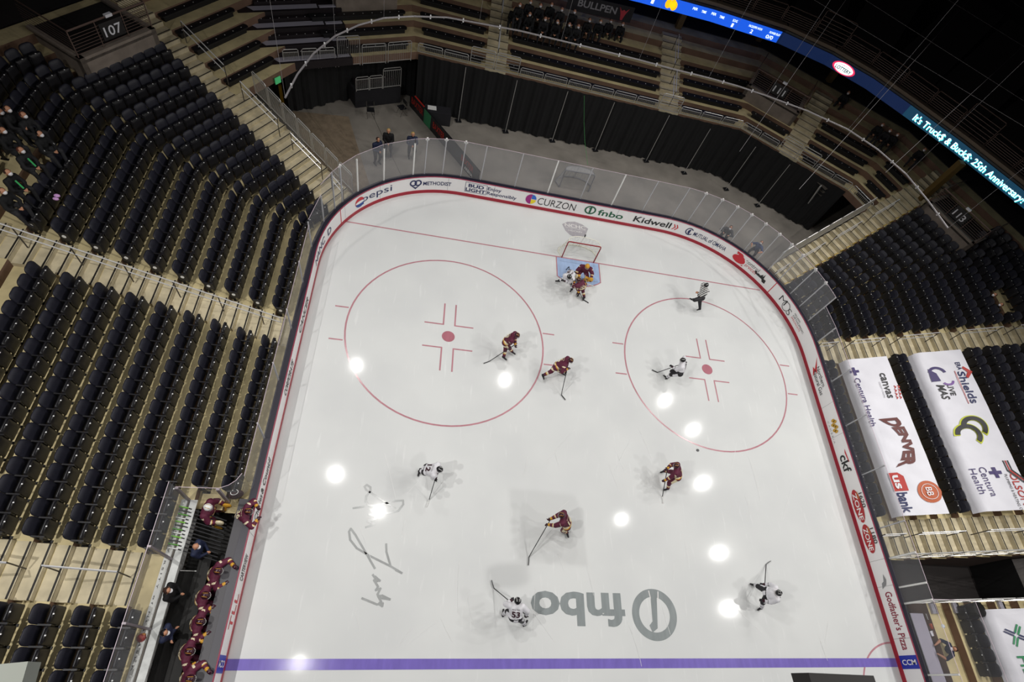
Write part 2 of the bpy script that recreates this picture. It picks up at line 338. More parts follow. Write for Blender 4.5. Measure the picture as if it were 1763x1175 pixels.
def ad_ctrl(mb, f):
    c = sp(1277, 437); polyf(mb, f, [(c - .3, .96), (c + .05, .96), (c + .5, .72), (c - .2, .72)], ADRED); disc(mb, F(.016), c + .1, .58, .45, .3, WHITE); disc(mb, F(.02), c + .05, .56, .42, .25, ADRED); polyf(mb, f, [(c + .05, .4), (c + .45, .28), (c + .45, .5)], ADRED)
    u0, u1 = rng((1290, 443), (1313, 463)); puttext(mb, 'control', f, u0, u1, .66, .26, ADBLK, -.01); puttext(mb, 'services', f, u0 - .05, u1 - .05, .42, .26, ADRED, -.01)
    a, b = rng((1307, 460), (1328, 480)); pts = [(a, .62), (a + .1, .7), (a + .2, .6), (a + .3, .66), (a + .42, .62), (a + .55, .8), (a + .6, .62), (b - .35, .6), (b - .28, .9), (b - .22, .6), (b - .05, .62), (b, .4), (b - .2, .38), (b - .3, .5), (a + .1, .5)]
    polyf(mb, f, pts, ADBLK)
advert('red oval emblem, two-line lettering and black skyline', ad_ctrl)
def ad_mos(mb, f):
    c = sp(1357, 523); puttext(mb, 'M', f, c - .5, c - .0, .45, .42, ADBLK, -.02); disc(mb, F(.014), c + .12, .55, .28, .28, ADBLK, r0=.88); puttext(mb, 'S', f, c + .35, c + .62, .3, .42, ADBLK, -.02)
    u0, u1 = rng((1368, 543), (1378, 575)); puttext(mb, 'MILLARD', f, u0, u0 + .6, .72, .1, ADBLK); puttext(mb, 'ORTHOPEDIC', f, u0, u1, .56, .12, ADBLK); puttext(mb, 'SPECIALISTS', f, u0, u0 + 1.0, .42, .1, ADRED)
advert('black looped monogram with small lettering', ad_mos)
def ad_nng(mb, f):
    a = sp(1395, 620); polyf(mb, f, [(a, .92), (a + .85, .6), (a + .6, .52)], ADRED); polyf(mb, f, [(a + .35, .48), (a + .85, .3), (a + .6, .58)], ADRED)
    u0, u1 = rng((1402, 635), (1412, 668)); puttext(mb, 'Northern', f, u0, u1, .66, .24, ADBLK, .01); puttext(mb, 'Natural Gas', f, u0 + .1, u1 + .35, .38, .24, ADBLK, .01)
advert('red triangle beside two lines of dark lettering', ad_nng)
def ad_cam(mb, f):
    c = sp(1437, 735); g = M('ad_gold', 'c99a28', .4)
    for k in range(7): disc(mb, f, c - .3 + .1 * k, .66 + .1 * math.sin(k * 2.1), .09, .12, g, n=8)
    puttext(mb, 'C A M B R I A', f, *rng((1424, 722), (1436, 760)), .3, .1, GREY, -.01)
advert('small gold beast emblem over pale lettering', ad_cam)
def ad_ckf(mb, f):
    u0, u1 = rng((1446, 783), (1458, 813)); puttext(mb, 'ckf', f, u0, u1, .38, .46, ADBLK, .04); polyf(mb, f, [(u0 - .25, .8), (u0 + .45, .85), (u0 + .45, .8), (u0 - .05, .74)], ADRED)
advert('black lower-case initials with red stroke', ad_ckf)
def ad_zone(num, a, b):
    def fn(mb, f):
        u0, u1 = rng(a, b); c = (u0 + u1) / 2; disc(mb, f, c, .55, (u1 - u0) / 2, .26, M('zone_red', 'b0181f', .4)); puttext(mb, 'ZONE', F(.016), u0 + .18, u1 - .12, .42, .24, WHITE, .03)
        puttext(mb, 'The BIG', F(.016), u0 + .15, u0 + .5, .66, .1, M('ad_gold', 'c99a28', .4)); puttext(mb, num, F(.02), u0 + .25, u0 + .95, .78, .2, ADBLK, .02)
    return fn
advert('red oval with white lettering and number 1620', ad_zone('1620', (1468, 843), (1484, 900)))
advert('red oval with white lettering and number 1180', ad_zone('1180', (1492, 903), (1505, 953)))
def ad_god(mb, f):
    u0, u1 = rng((1524, 1020), (1560, 1120)); puttext(mb, "Godfather's Pizza", f, u0, u1, .5, .34, M('ad_maroon', '8e1d3a', .4), .03)
    c = sp(1522, 1004); polyf(mb, f, [(c - .35, .7), (c - .1, .78), (c + .1, .7), (c + .25, .45), (c + .02, .5), (c - .05, .62)], GREY)
advert('maroon serif lettering with small grey figure', ad_god)
def ad_ccm(mb, f):
    c = s_of((HX, -19.66)); polyf(mb, f, [(c - .25, .2), (c + .25, .2), (c + .25, 1.04), (c - .25, 1.04)], M('ccm_blue', '1a2fa8', .4))
    g = lambda u, v: F(.02)(c + (v - .5), u)   # turned sideways
    vs, fs, wd = text2d('CCM', .02); mb.add([F(.03)(c + .1 - .2 * y / .73, .3 + .66 * x / wd) for x, y in vs], fs, WHITE)
advert('blue panel with white lettering at the blue line', ad_ccm)
def ad_ccml(mb, f):
    c = s_of((-HX, -19.66)); polyf(mb, f, [(c - .25, .2), (c + .25, .2), (c + .25, 1.04), (c - .25, 1.04)], M('ccm_blue', '1a2fa8', .4))
    vs, fs, wd = text2d('CCM', .02); mb.add([F(.03)(c + .1 - .2 * y / .73, .3 + .66 * x / wd) for x, y in vs], fs, WHITE)
advert('blue panel on the bench side boards', ad_ccml)
for t, a, b, col in (('NANC  D', (553, 455), (575, 395), NAVY), ('CANCER', (518, 572), (533, 512), ADBLK), ('CORPORATE', (494, 680), (506, 622), ADBLK), ('& Council', (457, 850), (468, 790), ADBLK), ('Charles', (446, 896), (457, 852), ADBLK), ('CARTERVIEW', (409, 1000), (420, 955), ADBLK), ('TLL', (388, 1085), (404, 1022), ADRED)):
    advert('foreshortened %s wordmark on the bench side boards' % ('red' if col is ADRED else 'dark'), lambda mb, f, t=t, a=a, b=b, col=col: puttext(mb, t, f, *rng(a, b), .4, .4, col, .02))
# ------------------------------------------------------------------ glass
GL = glassmat('rink_glass', (1, 1, 1), .27, 0.0, .46); GLS = glassmat('side_glass', (1, 1, 1), .26, .0, .34)
EDGE = M('glass_edge', 'd9c6d2', .3); PST = M('stanchion_grey', 'b9b9bd', .4, .2); PSTW = M('stanchion_white', 'f2f2ee', .35)
def pane(s0, s1, z1, label, group, mat, z0=1.07):
    mb = MB()
    a = at_s(s0 + .012, .21)[0]; b = at_s(s1 - .012, .21)[0]; n = (b - a).normalized(); n = Vector((-n.y, n.x)) * .006
    vs = [(p.x + q.x, p.y + q.y, z) for p in (a, b) for q in (-n, n) for z in (z0, z1)]
    mb.add(vs, [(0, 1, 5, 4)], mat); e = empty('safety_glass', (a.x, a.y, z0), label=label, cat='glass panel', group=group)
    o = mb.build('glass_sheet', e); o.matrix_parent_inverse = Matrix.Translation((-a.x, -a.y, -z0))
    mb = MB(); mb.bar((a.x, a.y, z1 + .005), (b.x, b.y, z1 + .005), .012, .012, EDGE); o = mb.build('top_edge', e); o.matrix_parent_inverse = Matrix.Translation((-a.x, -a.y, -z0)); return e
def post(s, z1, white, label, group, cap=False, z0=1.07, top=0.0):
    p, n, d = at_s(s, .235); mb = MB(); ang = math.atan2(d.y, d.x)
    mb.boxrz((p.x, p.y, (z0 + z1) / 2), (.075 if white else .05, .05, z1 - z0), ang, PSTW if white else PST)
    if top: mb.boxrz((p.x, p.y, z1 + top / 2), (.04, .04, top), ang, BLK)
    if cap: mb.boxrz((p.x, p.y, z1 - .04), (.2, .04, .07), ang, PSTW); mb.boxrz((p.x, p.y, z1 - .04), (.08, .045, .2), ang, PSTW)
    mb.build('glass_stanchion', label=label, cat='glass post', group=group)
ZE = 3.2
# end posts from the photograph, left to right: (pixel at the ledge, white, cross cap)
EP = [((575, 358), 0, 0), ((594, 350), 0, 1), ((622, 334), 1, 0), ((665, 316), 1, 0), ((713, 305), 1, 0), ((732, 303), 0, 1), ((762, 302), 0, 1), ((793, 307), 0, 1), ((827, 314), 0, 0), ((886, 325), 0, 0), ((943, 336), 1, 0), ((999, 345), 0, 0),
      ((1053, 356), 1, 0), ((1106, 367), 0, 0), ((1157, 376), 0, 0), ((1184, 382), 0, 1), ((1211, 389), 0, 1), ((1237, 398), 0, 1), ((1261, 410), 0, 1), ((1285, 425), 0, 1), ((1309, 442), 0, 1), ((1328, 461), 0, 1), ((1345, 480), 0, 1), ((1364, 505), 0, 1), ((1377, 528), 0, 1), ((1387, 553), 0, 0)]
ES = [s_of(P(x, y, 1.07)) for (x, y), _, _ in EP]
W_ = ['tall white glass post', 'tall grey glass post with cross-shaped cap', 'tall plain grey glass post']
AD = ['by the bench side corner', 'by the corner nearest the folded stand', 'above the round red and blue logo', 'above the lettering of the red and blue logo', 'left of the heart emblem', 'above the heart emblem', 'above the heart emblem lettering', 'above the boxed wordmark', 'right of the boxed wordmark', 'beside the magenta disc advert', 'above thin black lettering', 'above the green ringed numeral', 'between green lettering and chevrons', 'above the chevron advert', 'right of the red chevrons', 'over the dark blue profile emblem', 'over the serif wordmark', 'at the end of the serif wordmark', 'left of the crouching boards worker', 'between the two boards workers', 'right of the wooden chair worker', 'above the two-line lettering', 'above the black skyline', 'beside the red board joint', 'above the looped monogram', 'where the tall glass steps down']
for i, s in enumerate(ES):
    w_, cp = EP[i][1:]; post(s, ZE - (.25 if w_ and i in (2, 3, 4) else .02), w_, W_[0 if w_ else (1 if cp else 2)] + ' ' + AD[i], 'posts of the tall end glass', cp, top=.25 if i in (3, 4) else 0)
for i in range(len(ES) - 1): pane(ES[i], ES[i + 1], ZE, 'clear tall glass pane ' + AD[i], 'tall end glass panes', GL)
# bench side glass (left) down to the players' bench
s0 = s_of((-HX, -14.25)); s1 = ES[0]; LS = [s0, s_of((-HX, -12.3)), s_of((-HX, -9.85)), s_of((-HX, -7.4)), s_of((-HX, -4.95)), s_of((-HX, -2.9)), s_of((-12.75, -1.3)), s1]
ZS = 2.42
LD = ['next to the players bench', 'below the lower seats', 'beside the stair foot', 'above the stair foot', 'beside the upper front row', 'where the corner begins', 'at the corner curve']
for i in range(len(LS) - 1):
    pane(LS[i], LS[i + 1], ZS if i < 5 else (2.7 if i == 5 else ZE), 'clear side glass pane on the bench side ' + LD[i], 'bench side glass panes', GLS)
for i in range(1, len(LS) - 1): post(LS[i], (ZS if i < 5 else 2.6) - .03, 0, 'slim glass joint post on the bench side ' + LD[i], 'bench side posts')
# penalty side glass (right)
RP = [(1400, 588), (1423, 657), (1449, 733), (1479, 818), (1513, 910), (1529, 962), (1544, 1012), (1553, 1040), (1600, 1163)]
RS = [ES[-1]] + [s_of(P(x, y, 1.07)) for x, y in RP] + [s_of((HX, -24))]
RD = ['below the tall glass step', 'at the stair foot', 'in front of the first banner emblem', 'in front of the curved banner word', 'in front of the bank lettering', 'at the second stair', 'at the tunnel mouth', 'across the tunnel', 'in front of the scorer table', 'past the scorer table']
for i in range(len(RS) - 1): pane(RS[i], RS[i + 1], 2.45, 'clear low glass pane on the penalty box side ' + RD[i], 'penalty side glass panes', GLS)
for i in range(1, len(RS) - 1): post(RS[i], 2.4, i in (6, 7, 8, 9), ('white' if i in (6, 7, 8, 9) else 'grey') + ' glass post on the penalty box side ' + RD[i], 'penalty side posts')
# ------------------------------------------------------------------ seating bowl
def fz(k): return .6 + .345 * k
V2 = Vector
nL60, nL30, nE, nR30, nR60 = V2((-.866, .5)), V2((-.5, .866)), V2((0, 1)), V2((.5, .866)), V2((.866, .5))
dL60, dL30, dE, dR30, dR60 = V2((.5, .866)), V2((.866, .5)), V2((1, 0)), V2((.866, -.5)), V2((.5, -.866))
def oL60(k): return max(10.95, 10.46 + .77 * k)
def oL30(k): return 13.5 + .8 * (k - 8)
def oE(k): return 9.95 + .82 * (k - 8)
def oR30(k): return 13.7 + .82 * (k - 8)
def oR60(k): return max(10.5, 17.6 + .82 * (k - 8))
def xL(k): return -(13.15 + .82 * k)
def xR(k): return max(13.27, 13.65 + .815 * k)
def ix(n1, o1, n2, o2):
    d = n1.x * n2.y - n1.y * n2.x; return V2(((o1 * n2.y - n1.y * o2) / d, (n1.x * o2 - o1 * n2.x) / d))
def b1(k): return ix(nL60, oL60(k), V2((-1, 0)), -xL(k))
def b2(k): return ix(nL60, oL60(k), nL30, oL30(k))
def b3(k): return ix(nL30, oL30(k), nE, oE(k))
def b4(k): return ix(nE, oE(k), nR30, oR30(k))
def b5(k): return ix(nR30, oR30(k), nR60, oR60(k))
def b6(k): return ix(nR60, oR60(k), V2((1, 0)), xR(k))
def on(n, d, o, t): return n * o + d * t
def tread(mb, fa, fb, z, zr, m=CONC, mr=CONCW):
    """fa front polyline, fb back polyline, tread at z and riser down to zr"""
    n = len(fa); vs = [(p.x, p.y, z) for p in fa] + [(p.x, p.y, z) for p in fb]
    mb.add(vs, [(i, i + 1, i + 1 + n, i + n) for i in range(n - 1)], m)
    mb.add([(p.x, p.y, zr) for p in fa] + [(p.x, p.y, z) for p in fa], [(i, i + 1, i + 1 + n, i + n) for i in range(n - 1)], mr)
TL, TLs, TRs, TR = -6.75, -5.0, 6.15, 4.75     # diagonal stair bands (left inner, left outer, right inner, right outer)
KM = 15
mb = MB()
def leftfront(k): return [V2((xL(k), -15.0 if k < 2 else -30)) if k < 2 else V2((xL(k), -30)), b1(k), on(nL60, dL60, oL60(k), TLs)]
for k in range(0, 8):
    fb = leftfront(k + 1); fa = leftfront(k)
    if k == 1: fb = [V2((xL(2), -15.0))] + fb[1:]
    if k == 2: fa = [V2((-15.05, -30)), V2((-15.05, -15)), V2((xL(2), -15))] + fa[1:]; fb = [fb[0], V2((fb[0].x, -15.2)), V2((fb[0].x, -15.0))] + fb[1:]
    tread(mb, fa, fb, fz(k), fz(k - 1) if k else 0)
if 0: mb.add([(-14.9, -30, fz(1)), (-14.9, -15.0, fz(1)), (-14.9, -15.0, fz(2)), (-14.9, -30, fz(2))], [(0, 1, 2, 3)], CONCW); mb.poly([(-14.79, -30), (-14.79, -15), (-15.0, -15), (-15.0, -30)], fz(2), CONC)
# end wall of the stand towards the open floor
for k in range(0, 8):
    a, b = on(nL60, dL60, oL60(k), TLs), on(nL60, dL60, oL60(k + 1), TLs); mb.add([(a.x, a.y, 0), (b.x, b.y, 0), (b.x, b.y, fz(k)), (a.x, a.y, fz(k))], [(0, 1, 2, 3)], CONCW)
mb.build('floor_terrace_left', kind='structure')
mb = MB()
def rightfront(k): return [on(nR60, dR60, oR60(k), TR), b6(k), V2((xR(k), -30))]
for k in range(-1, 8):
    fa, fb = rightfront(k), rightfront(k + 1)
    for (ya, yb) in ((None, -15.55), (-17.35, -30)):
        if ya is None:
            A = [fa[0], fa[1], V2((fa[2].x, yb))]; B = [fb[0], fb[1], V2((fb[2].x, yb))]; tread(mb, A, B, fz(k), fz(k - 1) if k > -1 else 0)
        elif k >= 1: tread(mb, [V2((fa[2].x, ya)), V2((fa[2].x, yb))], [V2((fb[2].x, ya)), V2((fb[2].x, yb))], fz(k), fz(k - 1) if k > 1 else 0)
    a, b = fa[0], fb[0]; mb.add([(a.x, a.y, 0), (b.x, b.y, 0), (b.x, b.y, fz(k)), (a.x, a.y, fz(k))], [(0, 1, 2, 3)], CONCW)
    for yy in (-15.55, -17.35):
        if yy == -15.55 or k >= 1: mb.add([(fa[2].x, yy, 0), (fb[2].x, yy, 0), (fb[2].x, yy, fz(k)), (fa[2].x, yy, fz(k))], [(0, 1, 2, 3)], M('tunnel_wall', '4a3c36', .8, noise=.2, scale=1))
mb.build('floor_terrace_right', kind='structure')
mb = MB()
for k in range(8, KM):
    def ring(k): return [V2((xL(k), -30)), b1(k), b2(k), b3(k), b4(k), b5(k), b6(k), V2((xR(k), -15.55))]
    dk = k >= 13
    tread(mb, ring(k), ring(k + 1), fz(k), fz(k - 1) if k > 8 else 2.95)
mb.build('floor_terrace_end', kind='structure')
# concourse and outer walls, their unlit dark put into the colour
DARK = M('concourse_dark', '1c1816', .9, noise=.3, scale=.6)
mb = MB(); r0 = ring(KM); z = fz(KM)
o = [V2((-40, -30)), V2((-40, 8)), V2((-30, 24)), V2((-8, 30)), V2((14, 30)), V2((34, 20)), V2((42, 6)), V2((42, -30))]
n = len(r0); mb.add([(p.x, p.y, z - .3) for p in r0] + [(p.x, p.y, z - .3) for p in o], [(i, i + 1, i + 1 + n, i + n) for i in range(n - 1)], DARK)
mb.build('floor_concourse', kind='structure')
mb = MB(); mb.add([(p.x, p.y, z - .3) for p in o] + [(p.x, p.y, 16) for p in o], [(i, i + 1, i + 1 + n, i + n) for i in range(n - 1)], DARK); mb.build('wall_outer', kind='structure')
# curtain under the end stand
def curtain(pts, z0, z1, nper=5, amp=.07):
    mb = MB(); vs = []; L_ = 0; seq = []
    for i in range(len(pts) - 1):
        a, b = V2(pts[i]), V2(pts[i + 1]); d = (b - a); N = int(d.length * 14); nn = V2((-d.y, d.x)).normalized()
        for j in range(N): seq.append((a + d * j / N, nn, L_ + d.length * j / N))
        L_ += d.length
    for p, nn, s in seq:
        w_ = math.sin(s * 9) * .6 + math.sin(s * 23 + 1) * .3 + math.sin(s * 3.1) * .5
        for j in range(5):
            t = j / 4; q = p + nn * (w_ * amp * (1.5 - t)) - nn * .0; vs.append((q.x, q.y, z0 + (z1 - z0) * t + (.0 if j else .03 * math.sin(s * 5))))
    fs = [(i * 5 + j, (i + 1) * 5 + j, (i + 1) * 5 + j + 1, i * 5 + j + 1) for i in range(len(seq) - 1) for j in range(4)]
    mb.add(vs, fs, CURT); return mb
c3, c4, c5 = b3(8), b4(8), b5(8)
CU = [(c3.x + .1, c3.y - .1), (c4.x, c4.y - .1), (c5.x - .1, c5.y - .12)]
curtain(CU, .02, 3.3).build('pleated_curtain', label='long black pleated curtain hanging under the end stand rail', cat='curtain')
a2 = b2(8); curtain([(a2.x - .9, a2.y + .5), (-12.6, 10.2), (-9.8, 11.2)], .02, 2.9).build('pleated_curtain', label='short black curtain behind the small riser in the open corner', cat='curtain')
mb = MB(); 
for (x, y) in [P(789, 206), P(870, 225), P(950, 237), P(1024, 255), P(1111, 272), P(1177, 296), P(1249, 324), P(1303, 352)] and [tuple(P(*p)[:2]) for p in ((789, 206), (870, 225), (950, 237), (1024, 255), (1111, 272), (1177, 296), (1249, 324), (1303, 352))]:
    m2 = MB(); yy = min(y, 9.78); m2.tube([(x, yy - .12, 0.02), (x, yy - .12, 3.3)], .018, STEEL, 5); m2.boxrz((x, yy - .12, .02), (.35, .3, .03), .3, BLK)
    m2.build('curtain_pole', label='thin upright steel pole standing before the black end curtain', cat='curtain pole', group='poles along the end curtain')
# nosing + intermediate steps of an aisle
def aisle(name, fn, ks, half=.5, nose=True):
    """fn(k) -> (p_left, p_right) on the front edge at (float) row k"""
    mb = MB()
    for k in ks:
        a, b = fn(k); am, bm_ = fn(k + half); a1, b1_ = fn(k + 1); zz = fz(k); zh = zz + .1725
        vs = [(p.x, p.y, q) for q in (zz, zh) for p in (am, bm_, b1_, a1)]
        mb.add(vs, [(4, 5, 6, 7), (0, 1, 5, 4), (1, 2, 6, 5), (3, 0, 4, 7)], STEP)
        c_, d_ = fn(k - .012); mb.add([(c_.x, c_.y, zz - .345), (d_.x, d_.y, zz - .345), (d_.x, d_.y, zz), (c_.x, c_.y, zz)], [(0, 1, 2, 3)], STEP) if k not in (-1, 0) else None
        e = .004; pa, pb, pa1, pb1 = a, b, fn(k + .46)[0], fn(k + .46)[1]
        mb.add([(p.x, p.y, zz + .006) for p in (a, b, pb1, pa1)], [(0, 1, 2, 3)], STEP)
        for kk, z_ in ((k, zz + .008), (k + half, zh + .003)):
            q = [fn(kk + d) for d in (.035, .10)]
            mb.add([(p.x, p.y, z_ + .002) for p in (q[0][0], q[0][1], q[1][1], q[1][0])], [(0, 1, 2, 3)], NOSE)
    return mb.build(name, kind='structure')
aisle('floor_steps_left', lambda k: (V2((xL(k), -6.7)), V2((xL(k), -8.02))), range(0, 13))
aisle('floor_steps_bench', lambda k: (V2((xL(k), -16.62)), V2((xL(k), -18.15))), range(3, 12))
aisle('floor_steps_corner', lambda k: (on(nL60, dL60, oL60(k), TL), on(nL60, dL60, oL60(k), TLs if k < 8 else -5.8)), range(0, 15))
xr = lambda k: 13.65 + .815 * k
aisle('floor_steps_right', lambda k: (V2((max(13.3, xr(k)), -3.85)), V2((max(13.3, xr(k)), -5.15))), range(-1, 14))
aisle('floor_steps_tunnel', lambda k: (V2((max(13.3, xr(k)), -13.8)), V2((max(13.3, xr(k)), -15.5))), range(-1, 14))
aisle('floor_steps_corner_right', lambda k: (on(nR60, dR60, oR60(k), TRs), on(nR60, dR60, oR60(k), TR)), range(-1, 14))
eA, eB = P(836, 98, 3.4).x, P(871, 105, 3.4).x
aisle('floor_steps_end', lambda k: (V2((eA, oE(k))), V2((eB, oE(k)))), range(8, 14))
aisle('floor_steps_end_right', lambda k: (V2((4.62, oE(k))), V2((5.9, oE(k)))), range(8, 14))
ra, rb = P(1342, 262, 3.4), P(1372, 280, 3.4); ta, tb = V2(ra[:2]).dot(dR30), V2(rb[:2]).dot(dR30)
aisle('floor_steps_end_corner', lambda k: (on(nR30, dR30, oR30(k), ta), on(nR30, dR30, oR30(k), tb)), range(8, 14))
mb = MB(); pa = on(nR60, dR60, oR60(-1), TRs + .02); pb = on(nR60, dR60, oR60(10.5), TRs + .02); 
for k in range(-1, 11):
    for h in (0, .5): a_, b_ = on(nR60, dR60, oR60(k + h), TRs - .02), on(nR60, dR60, oR60(k + h + .5), TRs - .02); mb.bar((a_.x, a_.y, fz(k) + .35 * h + .01), (b_.x, b_.y, fz(k) + .35 * h + .01), .05, .02, M('yellow_edge', 'b99a3c', .6))
mb.build('trim_yellow_edge', kind='structure')
# ------------------------------------------------------------------ folding seats
def rrect(w_, h_, r, n=4):
    pts = []
    for cx, cy, a0 in ((w_ / 2 - r, h_ - r, 0), (-w_ / 2 + r, h_ - r, 90), (-w_ / 2 + r * .6, r * .6, 180), (w_ / 2 - r * .6, r * .6, 270)):
        rr = r if a0 < 180 else r * .6
        for i in range(n + 1): a = math.radians(a0 + 90 * i / n); pts.append((cx + rr * math.cos(a), cy + rr * math.sin(a)))
    return pts
def padded(pts, th, bulge, curve=0.0):
    """rounded padded slab in the xz plane, front at +y"""
    mb = MB(); n = len(pts); rings = []
    for sc_, yy in ((.9, -th / 2), (1, -th / 4), (1, th / 4), (.9, th / 2), (.55, th / 2 + bulge)):
        cz = sum(p[1] for p in pts) / n; rings.append([(p[0] * sc_, yy + curve * (p[0] * sc_) ** 2, cz + (p[1] - cz) * sc_) for p in pts])
    vs = [v for r in rings for v in r]; fs = [tuple(range(n))[::-1], tuple((len(rings) - 1) * n + i for i in range(n))]
    for j in range(len(rings) - 1): fs += [(j * n + i, j * n + (i + 1) % n, (j + 1) * n + (i + 1) % n, (j + 1) * n + i) for i in range(n)]
    return mb, vs, fs
# local frame: +y to the ice, origin on the tread under the middle of the seat line (the folded pan edge at y = 0)
def T(vs, rx, loc):
    R_ = Matrix.Rotation(rx, 3, 'X'); return [R_ @ Vector(v) + Vector(loc) for v in vs]
VIN = M('seat_vinyl', '20202b', .5, spec=.35, noise=.15, scale=9); PLS = M('seat_plastic', '1d1c20', .42); PLT = M('number_plate', 'f4f4f4', .3); LEG = M('seat_leg', '121214', .5)
def seat_parts():
    back, vs, fs = padded(rrect(.52, .54, .16), .07, .02, .14); back.add(T(vs, math.radians(16), (0, -.30, .42)), fs, VIN)
    pan, vs, fs = padded(rrect(.47, .58, .06), .085, .012); pan.add(T(vs, math.radians(4), (0, -.045, .18)), fs, PLS); pan.box((0, -.02, .765), (.36, .05, .02), PLS)  # pan slab lengthened downwards to block light passing under the seat
    plate = MB(); plate.box((.0, .005, .775), (.035, .035, .012), PLT)
    arm = MB(); arm.box((.265, -.16, .66), (.045, .32, .035), PLS); arm.box((.265, -.30, .45), (.03, .06, .45), LEG); arm.box((.265, -.05, .55), (.03, .05, .22), LEG)
    leg = MB(); leg.box((.265, -.2, .2), (.05, .09, .4), LEG); leg.box((.265, -.2, .015), (.08, .24, .03), LEG); leg.box((0, -.2, .38), (.5, .05, .04), LEG)
    return [('backrest', back, True), ('seat_pan', pan, True), ('number_plate', plate, False), ('armrest', arm, False), ('leg', leg, False)]
SP = [(n_, m_.mesh(n_, sm)) for n_, m_, sm in seat_parts()]
allm = MB()
for n_, m_, sm in seat_parts(): 
    for i_, f_ in enumerate(m_.f): pass
    off_ = len(allm.v); allm.v += m_.v; allm.f += [tuple(q + off_ for q in f_) for f_ in m_.f]; allm.m += [allm.mi(m_.ms[q]) for q in m_.m]
capm = MB(); capm.box((.295, -.16, .52), (.02, .3, .34), PLS); capm.tube([(.305, -.16, .55), (.315, -.16, .55)], .065, PLT, 12); CAPM = capm.mesh('end_panel')
SEATS = []
ORD = ['first', 'second', 'third', 'fourth', 'fifth', 'sixth', 'seventh', 'eighth', 'ninth', 'tenth', 'eleventh', 'twelfth', 'thirteenth', 'fourteenth', 'fifteenth', 'sixteenth', 'seventeenth', 'eighteenth', 'nineteenth', 'twentieth', 'twenty-first', 'twenty-second', 'twenty-third', 'twenty-fourth', 'twenty-fifth', 'twenty-sixth', 'twenty-seventh', 'twenty-eighth']
SKIP = []          # (x, y, r) circles kept free for people
def seat(p, ang, k, lab, cap=0):
    SEATS.append((p.x, p.y, fz(k), ang, lab, cap))
def block_side(side, k, y0, dy, n, lab, cap=True):
    x = (-13.58 - .82 * k) if side < 0 else (14.08 + .815 * k); ang = -math.pi / 2 if side < 0 else math.pi / 2
    for i in range(n): seat(V2((x, y0 + dy * i)), ang, k, '%s in the %s row' % (lab % ORD[i], ORD[k + (0 if side < 0 else 1)]), (1 if cap and i == 0 else 0))
def curved(p0, c, p1, r=2.2):
    """points every 0.53 m along p0 -> rounded corner c -> p1, with tangent directions"""
    d0 = (c - p0).normalized(); d1 = (p1 - c).normalized(); th = math.acos(max(-1, min(1, d0.dot(d1)))); tl = r * math.tan(th / 2); tl = min(tl, (c - p0).length * .9, (p1 - c).length * .9); r = tl / math.tan(th / 2); la = (c - p0).length - tl; lb = (p1 - c).length - tl; lc = r * th; T_ = la + lb + lc; n = max(1, round(T_ / .53)); out = []
    sg = 1 if d0.x * d1.y - d0.y * d1.x > 0 else -1; nn = V2((-d0.y, d0.x)) * sg; ce = p0 + d0 * la + nn * r
    for i in range(n + 1):
        s_ = T_ * i / n
        if s_ <= la: out.append((p0 + d0 * s_, d0))
        elif s_ >= la + lc: out.append((c + d1 * (tl + s_ - la - lc), d1))
        else:
            a = (s_ - la) / r * sg; R_ = Matrix.Rotation(a, 2); out.append((ce + R_ @ (-nn * r), R_ @ d0))
    return out
for k in range(0, 13):
    xd = -13.58 - .82 * k; od = 10.89 + .77 * k; yb = (od - .866 * -xd) * 2; cpt = V2((xd, yb))
    end = on(nL60, dL60, od, TL - .3) if k < 11 else V2((xd - .0, yb)) + dL60 * (.8 + .0 * k)
    for i, (p, d) in enumerate(curved(V2((xd, -6.35)), cpt, end)): seat(p, math.atan2(d.y, d.x) - math.pi, k, 'black folding seat, %s up from the long railed stair, in the %s row' % (ORD[i], ORD[k]), 1 if i == 0 else 0)
    if k < 9: block_side(-1, k, -8.33, -.53, 12 if k < 2 else 16, 'black folding seat, %s down from the long railed stair,', False)
    if 2 <= k < 8: block_side(-1, k, -18.5, -.53, 6, 'black folding seat, %s below the stair behind the bench,', False)
for k in range(-1, 13):
    xd = 14.08 + .815 * k; od = 18.03 + .82 * (k - 8); yb = (od - .866 * xd) * 2; cpt = V2((xd, yb))
    end = on(nR60, dR60, od, TRs + .45) if k < 11 else cpt + V2((-.5, .866)) * .9
    for i, (p, d) in enumerate(curved(V2((xd, -3.5)), cpt, end, 3.0)): seat(p, math.atan2(d.y, d.x), k, 'black folding seat, %s up from the banner-side stair, in the %s row' % (ORD[i], ORD[k + 1]), 1 if i == 0 else 0)
    if k in (-1, 3, 7, 8, 9, 10): block_side(1, k, -5.45, -.53, 16, 'black folding seat, %s beside the white banners,', False)
for i in range(5): SEATS.append((15.5, -17.85 - .53 * i, fz(1), math.pi / 2, 'black folding seat, %s behind the scorer table, by the small banner' % ORD[i], 0))
